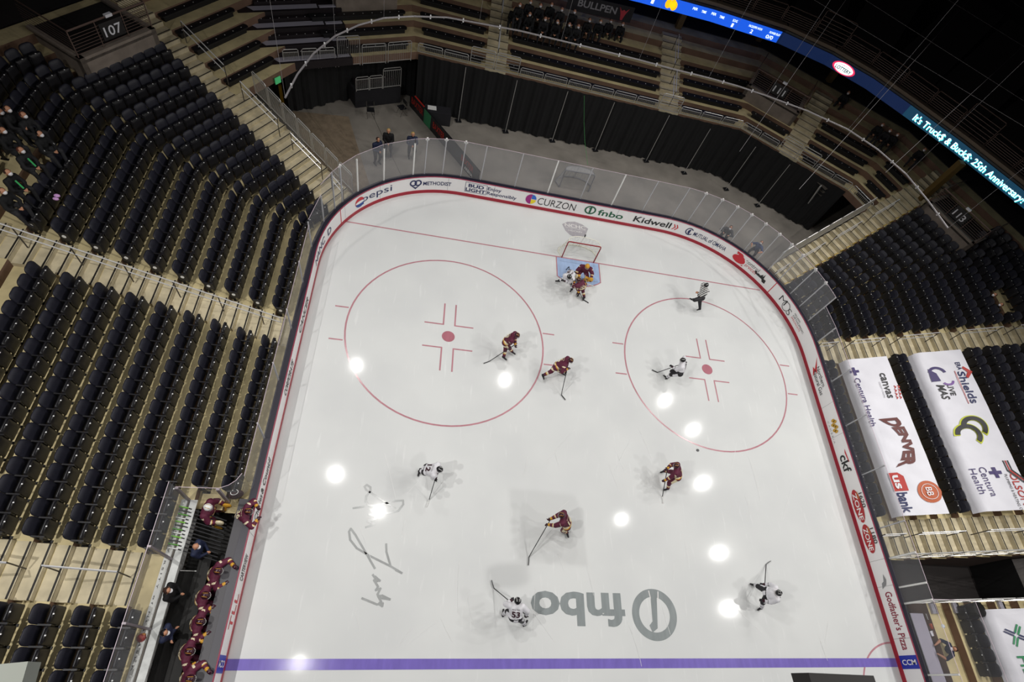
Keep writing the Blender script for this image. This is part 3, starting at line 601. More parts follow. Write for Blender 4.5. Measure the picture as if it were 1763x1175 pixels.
# ------------------------------------------------------------------ rails
def Z(p, z): return (p[0], p[1], z)
def railpanel(a, b, hz, label, group, pickets=11, bars=0, top2=True, zlow=.1, mat=STEEL, lowz=0.0, r=.017):
    """a, b: base points with z; hz height"""
    a = Vector(a); b = Vector(b); e = empty('guard_rail', a, label=label, cat='guard rail', group=group); O = -a; u = Vector((0, 0, 1)); d = (b - a).normalized() * .06
    mb = MB(); mb.tube([O + a + u * lowz, O + a + u * (hz - .06), O + a + d + u * hz, O + b - d + u * hz, O + b + u * (hz - .06), O + b + u * lowz], r + .005, mat, 6)
    if top2: mb.bar(O + a + u * (hz - .13), O + b + u * (hz - .13), .03, .03, mat)
    mb.bar(O + a + u * zlow, O + b + u * zlow, .03, .03, mat); mb.build('rail_frame', e)
    mb = MB()
    for i in range(1, pickets): q = a + (b - a) * i / pickets; mb.bar(O + q + u * zlow, O + q + u * (hz - .13), .014, .014, mat)
    for i in range(1, bars + 1): h = zlow + (hz - .13 - zlow) * i / (bars + 1); mb.bar(O + a + u * h, O + b + u * h, .02, .02, mat)
    if mb.v: mb.build('rail_infill', e)
    return e
# low rails above the curtain
seg = [(b3(8), b4(8)), (b4(8), b5(8)), (b5(8), on(nR60, dR60, oR60(8), TR + .1))]
cnt = 0
for si, (a, b) in enumerate(seg):
    L_ = (b - a).length; n = round(L_ / 1.38); d = (b - a).normalized(); nn = V2((-d.y, d.x))
    for i in range(n):
        p = a + d * (L_ * i / n + .06) + nn * .03; q = a + d * (L_ * (i + 1) / n - .06) + nn * .03
        m = (p + q) / 2; tall = (eA - .7 < m.x < eB + .7 and si == 0) or (4.4 < m.x < 6.2 and si == 0) or (si == 1 and ta - .6 < m.dot(dR30) < tb + .6)
        where = ['under the people in dark suits', 'under the block beside the scoreboard ribbon', 'next to the yellow-edged stair'][si]
        railpanel(Z(p, 3.33), Z(q, 3.33), 1.0 if tall else .5, '%s galvanised guard rail %s, %s along' % ('tall' if tall else 'low', where, ORD[min(i, 17)]), 'rails on the front edge of the end stand', 0 if tall else 16, 4 if tall else 0, zlow=.06); cnt += 1
# rails of the open corner (hang lower)
def l30(px, py, z): return V2(P(px, py, z)[:2])
mb = MB()
for pxa, pxb, h, lab in (((491, 121), (517, 119.5), 1.0, 'first from the yellow post'), ((523, 119), (549, 117.5), 1.0, 'second from the yellow post'), ((553, 117), (578, 115.5), 1.0, 'third from the yellow post'), ((583, 115), (620, 112), 1.5, 'tallest, over the black riser'), ((624, 112), (664, 109), 1.05, 'over the small riser steps'), ((668, 108), (707, 104), 1.05, 'beside the curtain corner')):
    a, b = l30(*pxa, 2.9), l30(*pxb, 2.9); railpanel(Z(a, 2.9), Z(b, 2.9), h, 'galvanised guard rail on the open corner, ' + lab, 'rails of the open corner', 12, zlow=.08)
    mb.box(Z(a, 2.93), (.12, .12, .12), STEEL); mb.box(Z(b, 2.93), (.12, .12, .12), STEEL)
# diagonal stair guard rails, stepping down to the floor
for i in range(7):
    k0 = 7.6 - i * 1.0; k1 = k0 - .9; pa, pb = on(nL60, dL60, oL60(k0), TLs + .06), on(nL60, dL60, oL60(k1), TLs + .06)
    za, zb = .6 + .345 * k0, .6 + .345 * k1; railpanel(Z(pa, max(za, .05)), Z(pb, max(zb, 0.02)), 1.1, 'sloping picket guard rail of the corner stair, %s from its top' % ORD[i], 'picket rails of the corner stair', 11, zlow=.08)
for i in range(8):
    k0 = 7.8 - i * .95; k1 = k0 - .87; pa, pb = on(nR60, dR60, oR60(k0), TR - .05), on(nR60, dR60, oR60(k1), TR - .05)
    railpanel(Z(pa, max(.6 + .345 * k0, .05)), Z(pb, max(.6 + .345 * k1, .02)), 1.05, 'sloping picket guard rail of the yellow-edged stair, %s from its top' % ORD[i], 'picket rails of the yellow-edged stair', 11, zlow=.08)
for i in range(8):
    y = -15.5; xa = 13.5 + i * 1.15; za = lambda x: max(.3, .6 + .345 * (x - 13.65) / .815)
    railpanel((xa, y, za(xa)), (xa + 1.08, y, za(xa + 1.08)), 1.0, 'guard rail over the dark tunnel on its stair side, %s from the ice' % ORD[i], 'rails over the tunnel', 0, 1)
    railpanel((xa, -17.4, za(xa)), (xa + 1.08, -17.4, za(xa + 1.08)), 1.0, 'guard rail over the dark tunnel on its scorer side, %s from the ice' % ORD[i], 'rails over the tunnel', 0, 1)
WS = M('rail_white_steel', 'e6e6e8', .3, .3)
def handrail(fn, k0, k1, label, zo=.9, posts=2, dbl=.34, ext=False, grp='centre handrails of the stairs'):
    e = fn(k0); e = empty('stair_handrail', (e.x, e.y, fz(k0)), label=label, cat='handrail', group=grp); O = -Vector(e.location); mb = MB()
    A = Vector(Z(fn(k0), .6 + .345 * k0 + zo)) + O; B = Vector(Z(fn(k1), .6 + .345 * k1 + zo)) + O
    mb.tube([A, B], .021, WS); mb.tube([A - Vector((0, 0, dbl)), B - Vector((0, 0, dbl))], .021, WS)
    mb.tube([A, A - Vector((0, 0, dbl))], .021, WS); mb.tube([B, B - Vector((0, 0, dbl))], .021, WS); mb.build('rail_bars', e); mb = MB()
    for i in range(posts): q = A + (B - A) * ((i + .5) / posts if posts > 2 else i); mb = MB(); mb.tube([q, q - Vector((0, 0, zo + .02))], .022, STEELD); mb.build('rail_post', e)
handrail(lambda k: V2((xL(k), -7.35)), .5, 12.2, 'long double white handrail running up the stair between the seat blocks', posts=7)
for i, (a, b) in enumerate(((3.2, 5.1), (5.9, 7.8), (8.6, 10.5))): handrail(lambda k: V2((xL(k), -17.35)), a, b, 'short white handrail on the stair behind the players bench, %s up' % ORD[i], dbl=.12)
for i, (a, b) in enumerate(((.3, 1.5), (2.2, 4.3), (5.2, 7.6), (8.6, 11.2))): handrail(lambda k: on(nL60, dL60, oL60(k), (TL + TLs) / 2 + .2), a, b, 'bent white handrail on the corner stair, %s up' % ORD[i])
for i, (a, b) in enumerate(((-.6, .4), (1.3, 3), (4, 6), (7.4, 9.4), (10.3, 12.3))): handrail(lambda k: V2((xr(k), -4.35)), a, b, 'short white handrail on the stair above the banners, %s from the ice' % ORD[i])
for i, (a, b) in enumerate(((-.6, .4), (1.1, 3.1), (4.2, 6.2), (7.2, 9.2))): handrail(lambda k: V2((xr(k), -14.6)), a, b, 'short white handrail on the stair below the banners, %s from the ice' % ORD[i])
for i, (a, b) in enumerate(((-.8, .3), (1.2, 3.1), (4.0, 6.0), (7.0, 9))): handrail(lambda k: on(nR60, dR60, oR60(k), 5.45), a, b, 'short white handrail on the yellow-edged stair, %s up' % ORD[i])
for nm, x in (('left of the people in dark suits', (eA + eB) / 2), ('right of the people in dark suits', 5.25)):
    for i, (a, b) in enumerate(((8.4, 10.0), (10.8, 12.6))): handrail(lambda k: V2((x, oE(k))), a, b, 'dim handrail on the end stair %s, %s' % (nm, ['lower', 'upper'][i]))
# ------------------------------------------------------------------ black benches of the end sections
BEN = M('bench_black', '141316', .5)
def bench(n, d, o, t0, t1, k, label, group, dots=True):
    p0 = on(n, d, o + .36, t0); p1 = on(n, d, o + .36, t1); ln = (p1 - p0).length; ang = math.atan2(d.y, d.x); c = (p0 + p1) / 2
    e = empty('stadium_bench', (c.x, c.y, fz(k)), ang, label=label, cat='bench', group=group); mb = MB(); w_ = .17
    pts = []
    for sx, a0 in ((1, -90), (-1, 90)):
        for i in range(7): a = math.radians(a0 + 180 * i / 6); pts.append((sx * (ln / 2 - .12) + .12 * math.cos(a), w_ * math.sin(a)))
    mb.prism(pts, .22, .28, BEN); mb.build('seat_board', e); mb = MB()
    mb.box((0, .03, .12), (ln - .26, .22, .24), M('bench_skirt', '0f0e10', .6)); mb.build('bench_skirt', e); mb = MB()
    for i in range(int(ln / .5)): mb.box((-ln / 2 + .3 + i * .5, -.02, .286), (.035, .035, .006), PLT)
    if mb.v: mb.build('number_plate', e)
for k in range(8, 13): bench(nL60, dL60, oL60(k) + .26, -5.7, -2.75 + .1 * (k - 8), k, 'black bench between the corner stair and the folded stand, %s row up' % ORD[k - 8], 'benches beside the corner stair')
for k in range(8, 11): bench(nL30, dL30, oL30(k), -8.0 - .25 * (k - 8), b3(k).dot(dL30) - .35, k, 'black bench left of the concrete bend, %s row up' % ORD[k - 8], 'benches left of the curtain corner')
for k in range(8, 12):
    bench(nE, dE, oE(k), b3(k).x + .3, eA - .12, k, 'black bench between the concrete bend and the first end stair, %s row up' % ORD[k - 8], 'benches of the end stand')
    bench(nE, dE, oE(k), eB + .12, 4.5, k, 'long black bench below the people in dark suits, %s row up' % ORD[k - 8], 'benches of the end stand')
    bench(nE, dE, oE(k), 6.05, b4(k).x - .25, k, 'black bench right of the second end stair, %s row up' % ORD[k - 8], 'benches of the end stand')
for k in range(8, 10): bench(nR30, dR30, oR30(k), b4(k).dot(dR30) + .25, ta - .1, k, 'black bench below the 111 sign, %s row up' % ORD[k - 8], 'benches round the 111 sign')
for k in range(8, 12): bench(nR30, dR30, oR30(k), tb + .1, b5(k).dot(dR30) - .25, k, 'black bench right of the 111 stair, %s row up' % ORD[k - 8], 'benches round the 111 sign')
for k in range(8, 12): bench(nR60, dR60, oR60(k), b5(k).dot(dR60) + .3, TR - .1, k, 'black bench before the yellow-edged stair, %s row up' % ORD[k - 8], 'benches beside the yellow-edged stair')
# folded aluminium stand in the open corner
fs_ = empty('folded_bleacher', Z(b2(8), 2.9), label='retractable stand with silver decks and dark seat rows in the open corner', cat='bleacher'); O = -Vector(fs_.location)
ALU = M('aluminium_deck', 'aeabb8', .4, .1); DKR = M('bleacher_dark', '1d1519', .6)
for j, k in enumerate(range(8, 14)):
    z = fz(k); o0 = oL30(k); A = lambda o, t: Vector(Z(on(nL30, dL30, o, t), z)) + O; tl = (-10.86, -11.15, -11.25, -11.1, -11.3, -11.4)[j]; tm = -7.88; tr = (-7.2, -7.06, -6.93, -6.78, -6.7, -6.6)[j]
    mb = MB(); q = [A(o0 - .1, tl - .6), A(o0 - .1, tr + .1), A(o0 + .8, tr + .1), A(o0 + .8, tl - .6)]; mb.add([v + Vector((0, 0, .008)) for v in q] + [v + Vector((0, 0, -.36)) for v in q[:2]], [(0, 1, 2, 3), (4, 5, 1, 0)], DKR); mb.build('dark_base', fs_); mb = MB(); q = [A(o0 + .0, tl + .12), A(o0 + .0, tm), A(o0 + .36, tm + .05), A(o0 + .36, tl - .1)]; mb.add([v + Vector((0, 0, .03)) for v in q], [(0, 1, 2, 3)], ALU); 
    for h in (.05, .15): mb.bar(A(o0 - .03, tl) - Vector((0, 0, h)), A(o0 - .03, tm) - Vector((0, 0, h)), .03, .03, ALU)
    mb.build('silver_deck', fs_)
    mb = MB(); c = (A(o0 + .6, tl + .2) + A(o0 + .6, tm - .1)) / 2; mb.box(c + Vector((0, 0, .08)), ((tm - tl - .5), .3, .16), DKR, Matrix.Rotation(math.radians(30), 3, 'Z'))
    for i in range(6): q_ = A(o0 + .5, tl + .5 + i * .42); mb.box(q_ + Vector((0, 0, .165)), (.03, .03, .01), PLT)
    mb.build('seat_row', fs_)
    mb = MB()
    for h, oo in ((.03, .02), (.2, .45)): c = (A(o0 + oo + .1, tm + .1) + A(o0 + oo + .1, tr)) / 2; mb.box(c + Vector((0, 0, h)), (tr - tm - .1, .16, .05), ALU, Matrix.Rotation(math.radians(30), 3, 'Z'))
    mb.build('stair_tread', fs_)
# ------------------------------------------------------------------ numbered platforms
def platform(n, d, o, t0, t1, zt, zb, num, label, back=2.6, sideleft=True, sgn=1):
    ang = math.atan2(d.y, d.x); e = empty('numbered_platform', Z(on(n, d, o, (t0 + t1) / 2), zb), ang, label=label, cat='platform'); L_ = t1 - t0; H = zt - zb
    mb = MB(); mb.box((0, .12, H / 2), (L_, .24, H), M('platform_wall', '8d8176', .8, noise=.25, scale=1.5)); mb.box((0, back / 2, H - .15), (L_, back, .1), DARK)
    for s in (-1, 1): mb.box((s * (L_ / 2 - .1), back / 2, H / 2), (.2, back, H), M('platform_wall', '8d8176', .8))
    mb.build('parapet', e); RB = M('rail_bronze', '6e5a52', .5, .3); mb = MB()
    for s in (-1, 1): mb.tube([(s * (L_ / 2 - .05), .1, H), (s * (L_ / 2 - .05), .1, H + .95)], .025, RB); mb.tube([(s * (L_ / 2 - .05), .1, H + .95), (s * (L_ / 2 - .05), back, H + .95)], .025, RB)
    for i in (-1, 1): mb.tube([(i * L_ / 6, .1, H), (i * L_ / 6, .1, H + .95)], .02, RB)
    mb.tube([(-L_ / 2 + .05, .1, H + .95), (L_ / 2 - .05, .1, H + .95)], .035, RB)
    for j in range(7):
        h = H + .1 + .11 * j; mb.bar((-L_ / 2 + .05, .1, h), (L_ / 2 - .05, .1, h), .014, .014, RB)
        for s in (-1, 1): mb.bar((s * (L_ / 2 - .05), .1, h), (s * (L_ / 2 - .05), back, h), .012, .012, RB)
    mb.build('platform_rail', e); mb = MB(); mb.box((0, .05, H + .52), (.95, .03, .62), M('sign_black', '1a1718', .5)); f = lambda u, v: (u, .03, v); puttext(mb, num, f, -.36, .36, H + .33, .36, M('sign_white', 'e8e8ee', .4), .02)
    mb.build('section_sign', e, label='black sign reading ' + num); mb = MB(); mb.box((.05, .08, H + .99), (.28, .12, .1), M('sign_white', 'e8e8ee', .4)); mb.build('row_plate', e); return e
zt = 5.55; A_, B_ = P(137.9, 103, zt), P(271, 54.5, zt)
platform(nL60, dL60, oL60(11) + .05, V2(A_[:2]).dot(dL60), V2(B_[:2]).dot(dL60) + .1, zt, 4.05, '107', 'concrete parapet with bronze rail above the bench side corner seats, sign 107')
zt = 5.15; A_, B_ = P(1597, 347, zt), P(1674, 423, zt)
platform(nR60, dR60, oR60(10) + .1, V2(A_[:2]).dot(dR60), V2(B_[:2]).dot(dR60), zt, 3.8, '113', 'concrete parapet with rail behind the yellow-edged stair seats, sign 113')
A_, B_ = P(1287, 147, 5.0), P(1378, 193, 5.0)
platform(nR30, dR30, oR30(10) + .1, V2(A_[:2]).dot(dR30), V2(B_[:2]).dot(dR30), 4.95, 3.9, '111', 'dim concrete parapet with rail under the oval ribbon emblem, sign 111')
A_, B_ = P(588, 20, 4.6), P(697, 20, 4.6); e = empty('blank_platform', Z(V2(A_[:2]), 3.9), label='blank concrete block behind the benches at the bend', cat='platform'); mb = MB()
q = [on(nL30, dL30, oL30(11), V2(A_[:2]).dot(dL30)), on(nL30, dL30, oL30(11), V2(B_[:2]).dot(dL30))]; q += [q[1] + nL30 * 3, q[0] + nL30 * 3]; mb.prism([(v.x, v.y) for v in q], 3.9, 5.0, M('platform_wall', '8d8176', .8)); o = mb.build('concrete_block', e); o.location = -Vector(e.location)
# ------------------------------------------------------------------ LED ribbon and balcony
RZ = 7.0; RBp = [(960, -30), (1100, 4), (1222, 37), (1340, 75), (1420, 112), (1490, 153), (1556, 200), (1640, 262), (1763, 360), (1860, 440)]
RP_ = [V2(P(x, y, RZ)[:2]) for x, y in RBp]; RC = [0]
for i in range(1, len(RP_)): RC.append(RC[-1] + (RP_[i] - RP_[i - 1]).length)
def rib(s, off=0.0):
    i = 0
    while i < len(RC) - 2 and RC[i + 1] < s: i += 1
    d = (RP_[i + 1] - RP_[i]).normalized(); n = V2((d.y, -d.x)); return RP_[i] + d * (s - RC[i]) + n * off
def ribs(px, py):
    q = V2(P(px, py, RZ)[:2]); best = (1e9, 0)
    for i in range(len(RP_) - 1):
        ab = RP_[i + 1] - RP_[i]; t = max(0, min(1, (q - RP_[i]).dot(ab) / ab.length_squared)); dd = (RP_[i] + ab * t - q).length
        if dd < best[0]: best = (dd, RC[i] + ab.length * t)
    return best[1]
RH = .62; RF = lambda u, v: Z(rib(u, .015), RZ + v)
LB = M('led_blue', '1550c8', .5, emit=1.3); LN = M('led_navy', '0c2450', .5, emit=.55); LTL = M('led_teal', '123f58', .5, emit=.8); LW = M('led_white', 'eafaff', .5, emit=1.6); LY = M('led_yellow', 'f0b010', .5, emit=1.3); LRD = M('led_red', 'e0305a', .5, emit=1.2); LCY = M('led_cyan', '39d8e0', .5, emit=1.4)
rb_ = empty('ribbon_display', Z(RP_[0], RZ), label='long lit LED ribbon board curving under the upper balcony', cat='display board'); RO = -Vector(rb_.location)
def rpart(name, fn, **k): mb = MB(); fn(mb); o = mb.build(name, rb_, **k); o.location = RO; return o
sA, sB, sC = 0, ribs(1336, 74), ribs(1553, 198); sD = RC[-1]
def strip(mb, a, b, z0, z1, m, off=0):
    ss = [a] + [c for c in RC if a < c < b] + [b]
    for i in range(len(ss) - 1): mb.add([Z(rib(ss[i], off), z0), Z(rib(ss[i + 1], off), z0), Z(rib(ss[i + 1], off), z1), Z(rib(ss[i], off), z1)], [(0, 1, 2, 3)], m)
rpart('score_panel', lambda mb: strip(mb, sA, sB, RZ, RZ + RH, LB)); rpart('navy_panel', lambda mb: strip(mb, sB, sC, RZ, RZ + RH, LN)); rpart('message_panel', lambda mb: strip(mb, sC, sD, RZ, RZ + RH, LTL))
def txts(mb):
    for t, px, py, w_, v, h in (('1', 1121, 8, .16, .12, .4), ('PER', 1190, 23, .3, .36, .13), ('TIME', 1205, 27, .3, .33, .13), ('PER', 1222, 32, .3, .36, .13), ('TIME', 1236, 36, .3, .33, .13), ('SOG', 1258, 43, .3, .36, .13), ('1', 1258, 46, .12, .08, .2), ('FACEOFFS WON', 1293, 55, .85, .36, .12), ('2', 1291, 57, .16, .08, .2), ('POWER PLAY', 1326, 66, .7, .36, .12), ('0/0', 1322, 68, .45, .08, .2)):
        s = ribs(px, py + 3); puttext(mb, t, RF, s - w_ / 2, s + w_ / 2, v, h, LW, .02)
rpart('score_lettering', txts)
rpart('gold_emblem', lambda mb: [disc(mb, RF, ribs(1150, 15) + a, .3 + b, .2, .24, LY, n=10) for a, b in ((-.15, .02), (.1, .05), (.2, -.03))])
def lot(mb):
    c = ribs(1446, 127); disc(mb, RF, c, .31, .72, .3, LRD, n=28, r0=.84); f2 = lambda u, v: Z(rib(u, .02), RZ + v); disc(mb, f2, c, .31, .6, .25, LW, n=24); f3 = lambda u, v: Z(rib(u, .025), RZ + v)
    puttext(mb, 'NEBRASKA', f3, c - .35, c + .35, .42, .09, LRD, .02); puttext(mb, 'LOTTERY', f3, c - .5, c + .5, .18, .19, M('led_black', '101010', .5), .05)
rpart('oval_emblem', lot)
rpart('message_lettering', lambda mb: (puttext(mb, "It's Truck$ & Buck$: 25th Anniversary!", RF, ribs(1568, 208), ribs(1752, 350) + .1, .12, .36, LW, .015), puttext(mb, "It's Truck$ & Buck$: 25th Anniversary!", lambda u, v: Z(rib(u, .01), RZ + v), ribs(1568, 208) + .04, ribs(1752, 350) + .14, .1, .36, LCY, .03)))
def ledge(mb):
    strip(mb, 0, sD, RZ + RH, RZ + RH + .12, BLK, -.05); strip(mb, 0, sD, RZ + RH + .12, RZ + RH + .3, M('balcony_ledge', '7d6e5e', .7), -.12)
    ss = RC
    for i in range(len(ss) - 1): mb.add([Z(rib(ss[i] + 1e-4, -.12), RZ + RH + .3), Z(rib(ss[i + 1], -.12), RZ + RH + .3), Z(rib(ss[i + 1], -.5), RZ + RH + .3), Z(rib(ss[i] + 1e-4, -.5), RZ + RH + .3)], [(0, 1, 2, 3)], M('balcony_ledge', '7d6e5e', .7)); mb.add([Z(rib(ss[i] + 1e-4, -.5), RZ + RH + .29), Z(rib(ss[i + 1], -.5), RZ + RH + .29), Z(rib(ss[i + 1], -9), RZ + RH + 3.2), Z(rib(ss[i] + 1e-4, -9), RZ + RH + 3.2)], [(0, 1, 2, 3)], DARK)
mb = MB(); ledge(mb); mb.build('floor_balcony', kind='structure')
n = int(sD / 1.9)
for i in range(n):
    a, b = rib(sD * i / n + .04, -.45), rib(sD * (i + 1) / n - .04, -.45)
    hi = i % 5 == 3
    railpanel(Z(a, RZ + RH + .3), Z(b, RZ + RH + .3), 1.35 if hi else .85, '%s bronze balcony rail above the ribbon board, %s from its scoreboard end' % ('raised' if hi else 'low', ORD[min(i, 17)]), 'rails along the upper balcony', 0, 5, False, mat=M('rail_bronze', '6e5a52', .5, .3))
for i, (x, y, c_) in enumerate(((1161, 60, '6b5426'), (1297, 82, '6b5426'), (1417, 152, '5a4824'), (1600, 330, '6b5420'), (1640, 300, '6b5420'))):
    p = P(x, y, 5.0); mb = MB(); mb.box((p.x, p.y, 5.6), (.35, .35, 3.0), M('column_ochre_%d' % (i % 3), c_, .8)); mb.build('column_%d' % (i + 1), kind='structure')
# hanging net ring and wires
PZ = 8.5; PP = [P(x, y, PZ) for x, y in ((491, 168), (512, 128), (540, 92), (577, 62), (618, 43), (661, 31), (712, 28), (770, 30), (825, 40), (895, 53), (966, 70), (1032, 86), (1100, 103), (1160, 119), (1220, 134), (1270, 148), (1320, 165), (1390, 191), (1460, 223), (1512, 258), (1560, 300), (1598, 346), (1632, 393))]
e = empty('net_hanging_ring', PP[0], label='curved grey pipe hung on wires above the end glass', cat='suspended pipe'); O = -PP[0]; mb = MB(); mb.tube([p + O for p in PP], .032, M('pipe_grey', '8b8789', .4, .4), 8); mb.build('pipe', e)
for i in range(0, len(PP) - 1):
    p = (PP[i] + PP[i + 1]) / 2 + O; mb = MB(); mb.box(p, (.05, .05, .14), WS); mb.build('pipe_clamp', e)
for i in (0, 3, 5, 8, 10, 12, 14, 16, 18, 20, 22):
    mb = MB(); p = PP[i]; mb.tube([p, p + Vector((0, 0, 12))], .005, M('wire_pale', '8d8a8d', .5), 4); mb.build('hanger_wire', label='thin vertical wire holding the hanging pipe, %s from the bench side' % ORD[min(17, i)], cat='wire', group='wires of the hanging pipe')
for i, (a, b) in enumerate(((( 1402, 0), (1763, 218)), ((1490, 0), (1763, 174)), ((1633, 0), (1763, 80)), ((1738, 0), (1763, 16)), ((1456, 0), (1330, 180)), ((1668, 0), (1478, 212)), ((1763, 78), (1600, 228)))):
    A_, B_ = P(*a, 11), P(*b, 11); d = (B_ - A_); mb = MB(); mb.tube([A_ - d * .3, B_ + d * .3], .007, M('wire_grey', '6a6668', .5), 4); mb.build('roof_cable', label='thin grey cable crossing the dark above the balcony, %s of the set' % ORD[i], cat='cable', group='cables over the balcony')
mb = MB(); mb.tube([P(1006, 165, 6), P(1005.5, 210, 4.5), P(1007, 245, 3.6), P(1012, 284, 3.2)], .01, M('wire_green', '3d8a4a', .5), 4); mb.build('signal_cord', label='thin green cord hanging down before the curtain to the glass', cat='cord')
# ------------------------------------------------------------------ goal
NETW = glassmat('net_mesh', (1, 1, .97), .27, 0.0, .8)
def goal(x, y, ang, label, frame, pad):
    e = empty('hockey_goal', (x, y, 0), ang, label=label, cat='goal'); mb = MB()
    mb.tube([(-.915, 0, .0), (-.915, 0, 1.12), (-.89, 0, 1.2), (-.83, 0, 1.22), (.83, 0, 1.22), (.89, 0, 1.2), (.915, 0, 1.12), (.915, 0, 0)], .032, frame, 8); mb.build('goal_frame', e)
    def arc(h, w_, dp, n=14): return [(w_ * math.cos(math.pi * i / n) * (1 if abs(math.cos(math.pi * i / n)) < 2 else 1), dp * math.sin(math.pi * i / n) ** .6, h) for i in range(n + 1)]
    lo = arc(.03, 1.15, 1.05); lo[0] = (.915, 0, .03); lo[-1] = (-.915, 0, .03); hi = arc(1.2, .88, .52)
    mb = MB(); mb.tube(lo, .035, pad, 6); mb.tube(arc(1.2, .88, .52), .022, pad, 6); mb.tube([lo[7], (0, .75, .3), hi[7]], .02, pad, 6); mb.build('base_frame', e)
    mb = MB(); N = len(lo)
    for j in range(6):
        t0, t1 = j / 6, (j + 1) / 6; r0 = [Vector(a).lerp(Vector(b), t0) for a, b in zip(lo, hi)]; r1 = [Vector(a).lerp(Vector(b), t1) for a, b in zip(lo, hi)]; mb.add(r0 + r1, [(i, i + 1, i + 1 + N, i + N) for i in range(N - 1)], NETW)
    mb.add(hi, [tuple(range(N))], NETW)
    for i in range(N): mb.bar(lo[i], hi[i], .008, .008, pad)
    for j in range(1, 9):
        t = j / 9; r_ = [Vector(a).lerp(Vector(b), t) for a, b in zip(lo, hi)]
        for i in range(N - 1): mb.bar(r_[i], r_[i + 1], .007, .007, pad)
    mb.build('net', e); return e
goal(0, 0, 0, 'red framed hockey goal with white net at the blue crease', M('goal_red', '8e1420', .35), M('net_white', 'e4e2d4', .6))
goal(.1, 5.6, .05, 'spare grey goal standing on the floor behind the end glass', M('goal_grey', '6b6b70', .5), M('net_grey', '77777c', .6))
mb = MB(); p = P(1008, 405, 1.35); mb.tube([(p.x, p.y, 1.22), (p.x, p.y, 1.36), (p.x, p.y, 1.38)], .037, BLK, 10); mb.tube([(p.x, p.y, 1.38), (p.x, p.y, 1.43)], .012, WHT, 6); mb.build('water_bottle', label='small black water bottle standing on top of the goal', cat='bottle')
mb = MB(); p = P(1201, 776, 0); mb.tube([(p.x, p.y, .004), (p.x, p.y, .035)], .065, BLK, 20); mb.build('hockey_puck', label='black puck lying on the ice near the lower edge of the circle', cat='puck')
# ------------------------------------------------------------------ banners over the seats
TARP = M('banner_vinyl', 'dfdee6', .45, noise=.03, scale=2, bump=.25)
def banner(name, y0, y1, prof, label, fn, dirty=-1, wob=.035):
    """prof: list of (x, z) from the ice side up; u runs from y0 to y1, v is the length along prof"""
    L_ = [0]
    for i in range(1, len(prof)): L_.append(L_[-1] + math.dist(prof[i], prof[i - 1]))
    def f(u, v, off=.0):
        i = 0
        while i < len(L_) - 2 and L_[i + 1] < v: i += 1
        t = (v - L_[i]) / (L_[i + 1] - L_[i]); x = prof[i][0] + (prof[i + 1][0] - prof[i][0]) * t; z = prof[i][1] + (prof[i + 1][1] - prof[i][1]) * t
        z += wob * (math.sin(u * 2.3 + v * 3) * .5 + math.sin(u * 5.1 - v * 6) * .3) * (1 if 0.05 < v < L_[-1] else .3)
        return (x, y0 - u, z + off)
    W_ = y0 - y1; e = empty(name, (prof[0][0], y0, prof[0][1]), label=label, cat='banner', group='white sponsor banners over the seats'); mb = MB(); nu, nv = int(W_ * 5), 14
    vs = [f(W_ * i / nu, L_[-1] * j / nv) for i in range(nu + 1) for j in range(nv + 1)]
    mb.add(vs, [(i * (nv + 1) + j, (i + 1) * (nv + 1) + j, (i + 1) * (nv + 1) + j + 1, i * (nv + 1) + j + 1) for i in range(nu) for j in range(nv)], TARP)
    o = mb.build('banner_sheet', e, True); o.location = -Vector(e.location); mb = MB(); fn(mb, lambda u, v: f(u, v, .03), W_, L_[-1]); o = mb.build('banner_print', e); o.location = -Vector(e.location); return e
def plus(mb, f, u, v, s, m): polyf(mb, f, [(u - s, v - s * .3), (u + s, v - s * .3), (u + s, v + s * .3), (u - s, v + s * .3)], m); polyf(mb, f, [(u - s * .3, v - s), (u + s * .3, v - s), (u + s * .3, v + s), (u - s * .3, v + s)], m)
DN = M('print_maroon', '5e211c', .5); DP = M('print_purple', '3a2a66', .5); DB = M('print_black', '1f1d20', .5); DO = M('print_orange', 'b8541f', .5); DR = M('print_red', 'b5281f', .5); DV = M('print_navy', '1d2458', .5); DW = M('print_white', 'e4e2e6', .5); DG = M('print_lime', 'c8cf2a', .5)
def thick(s): return s
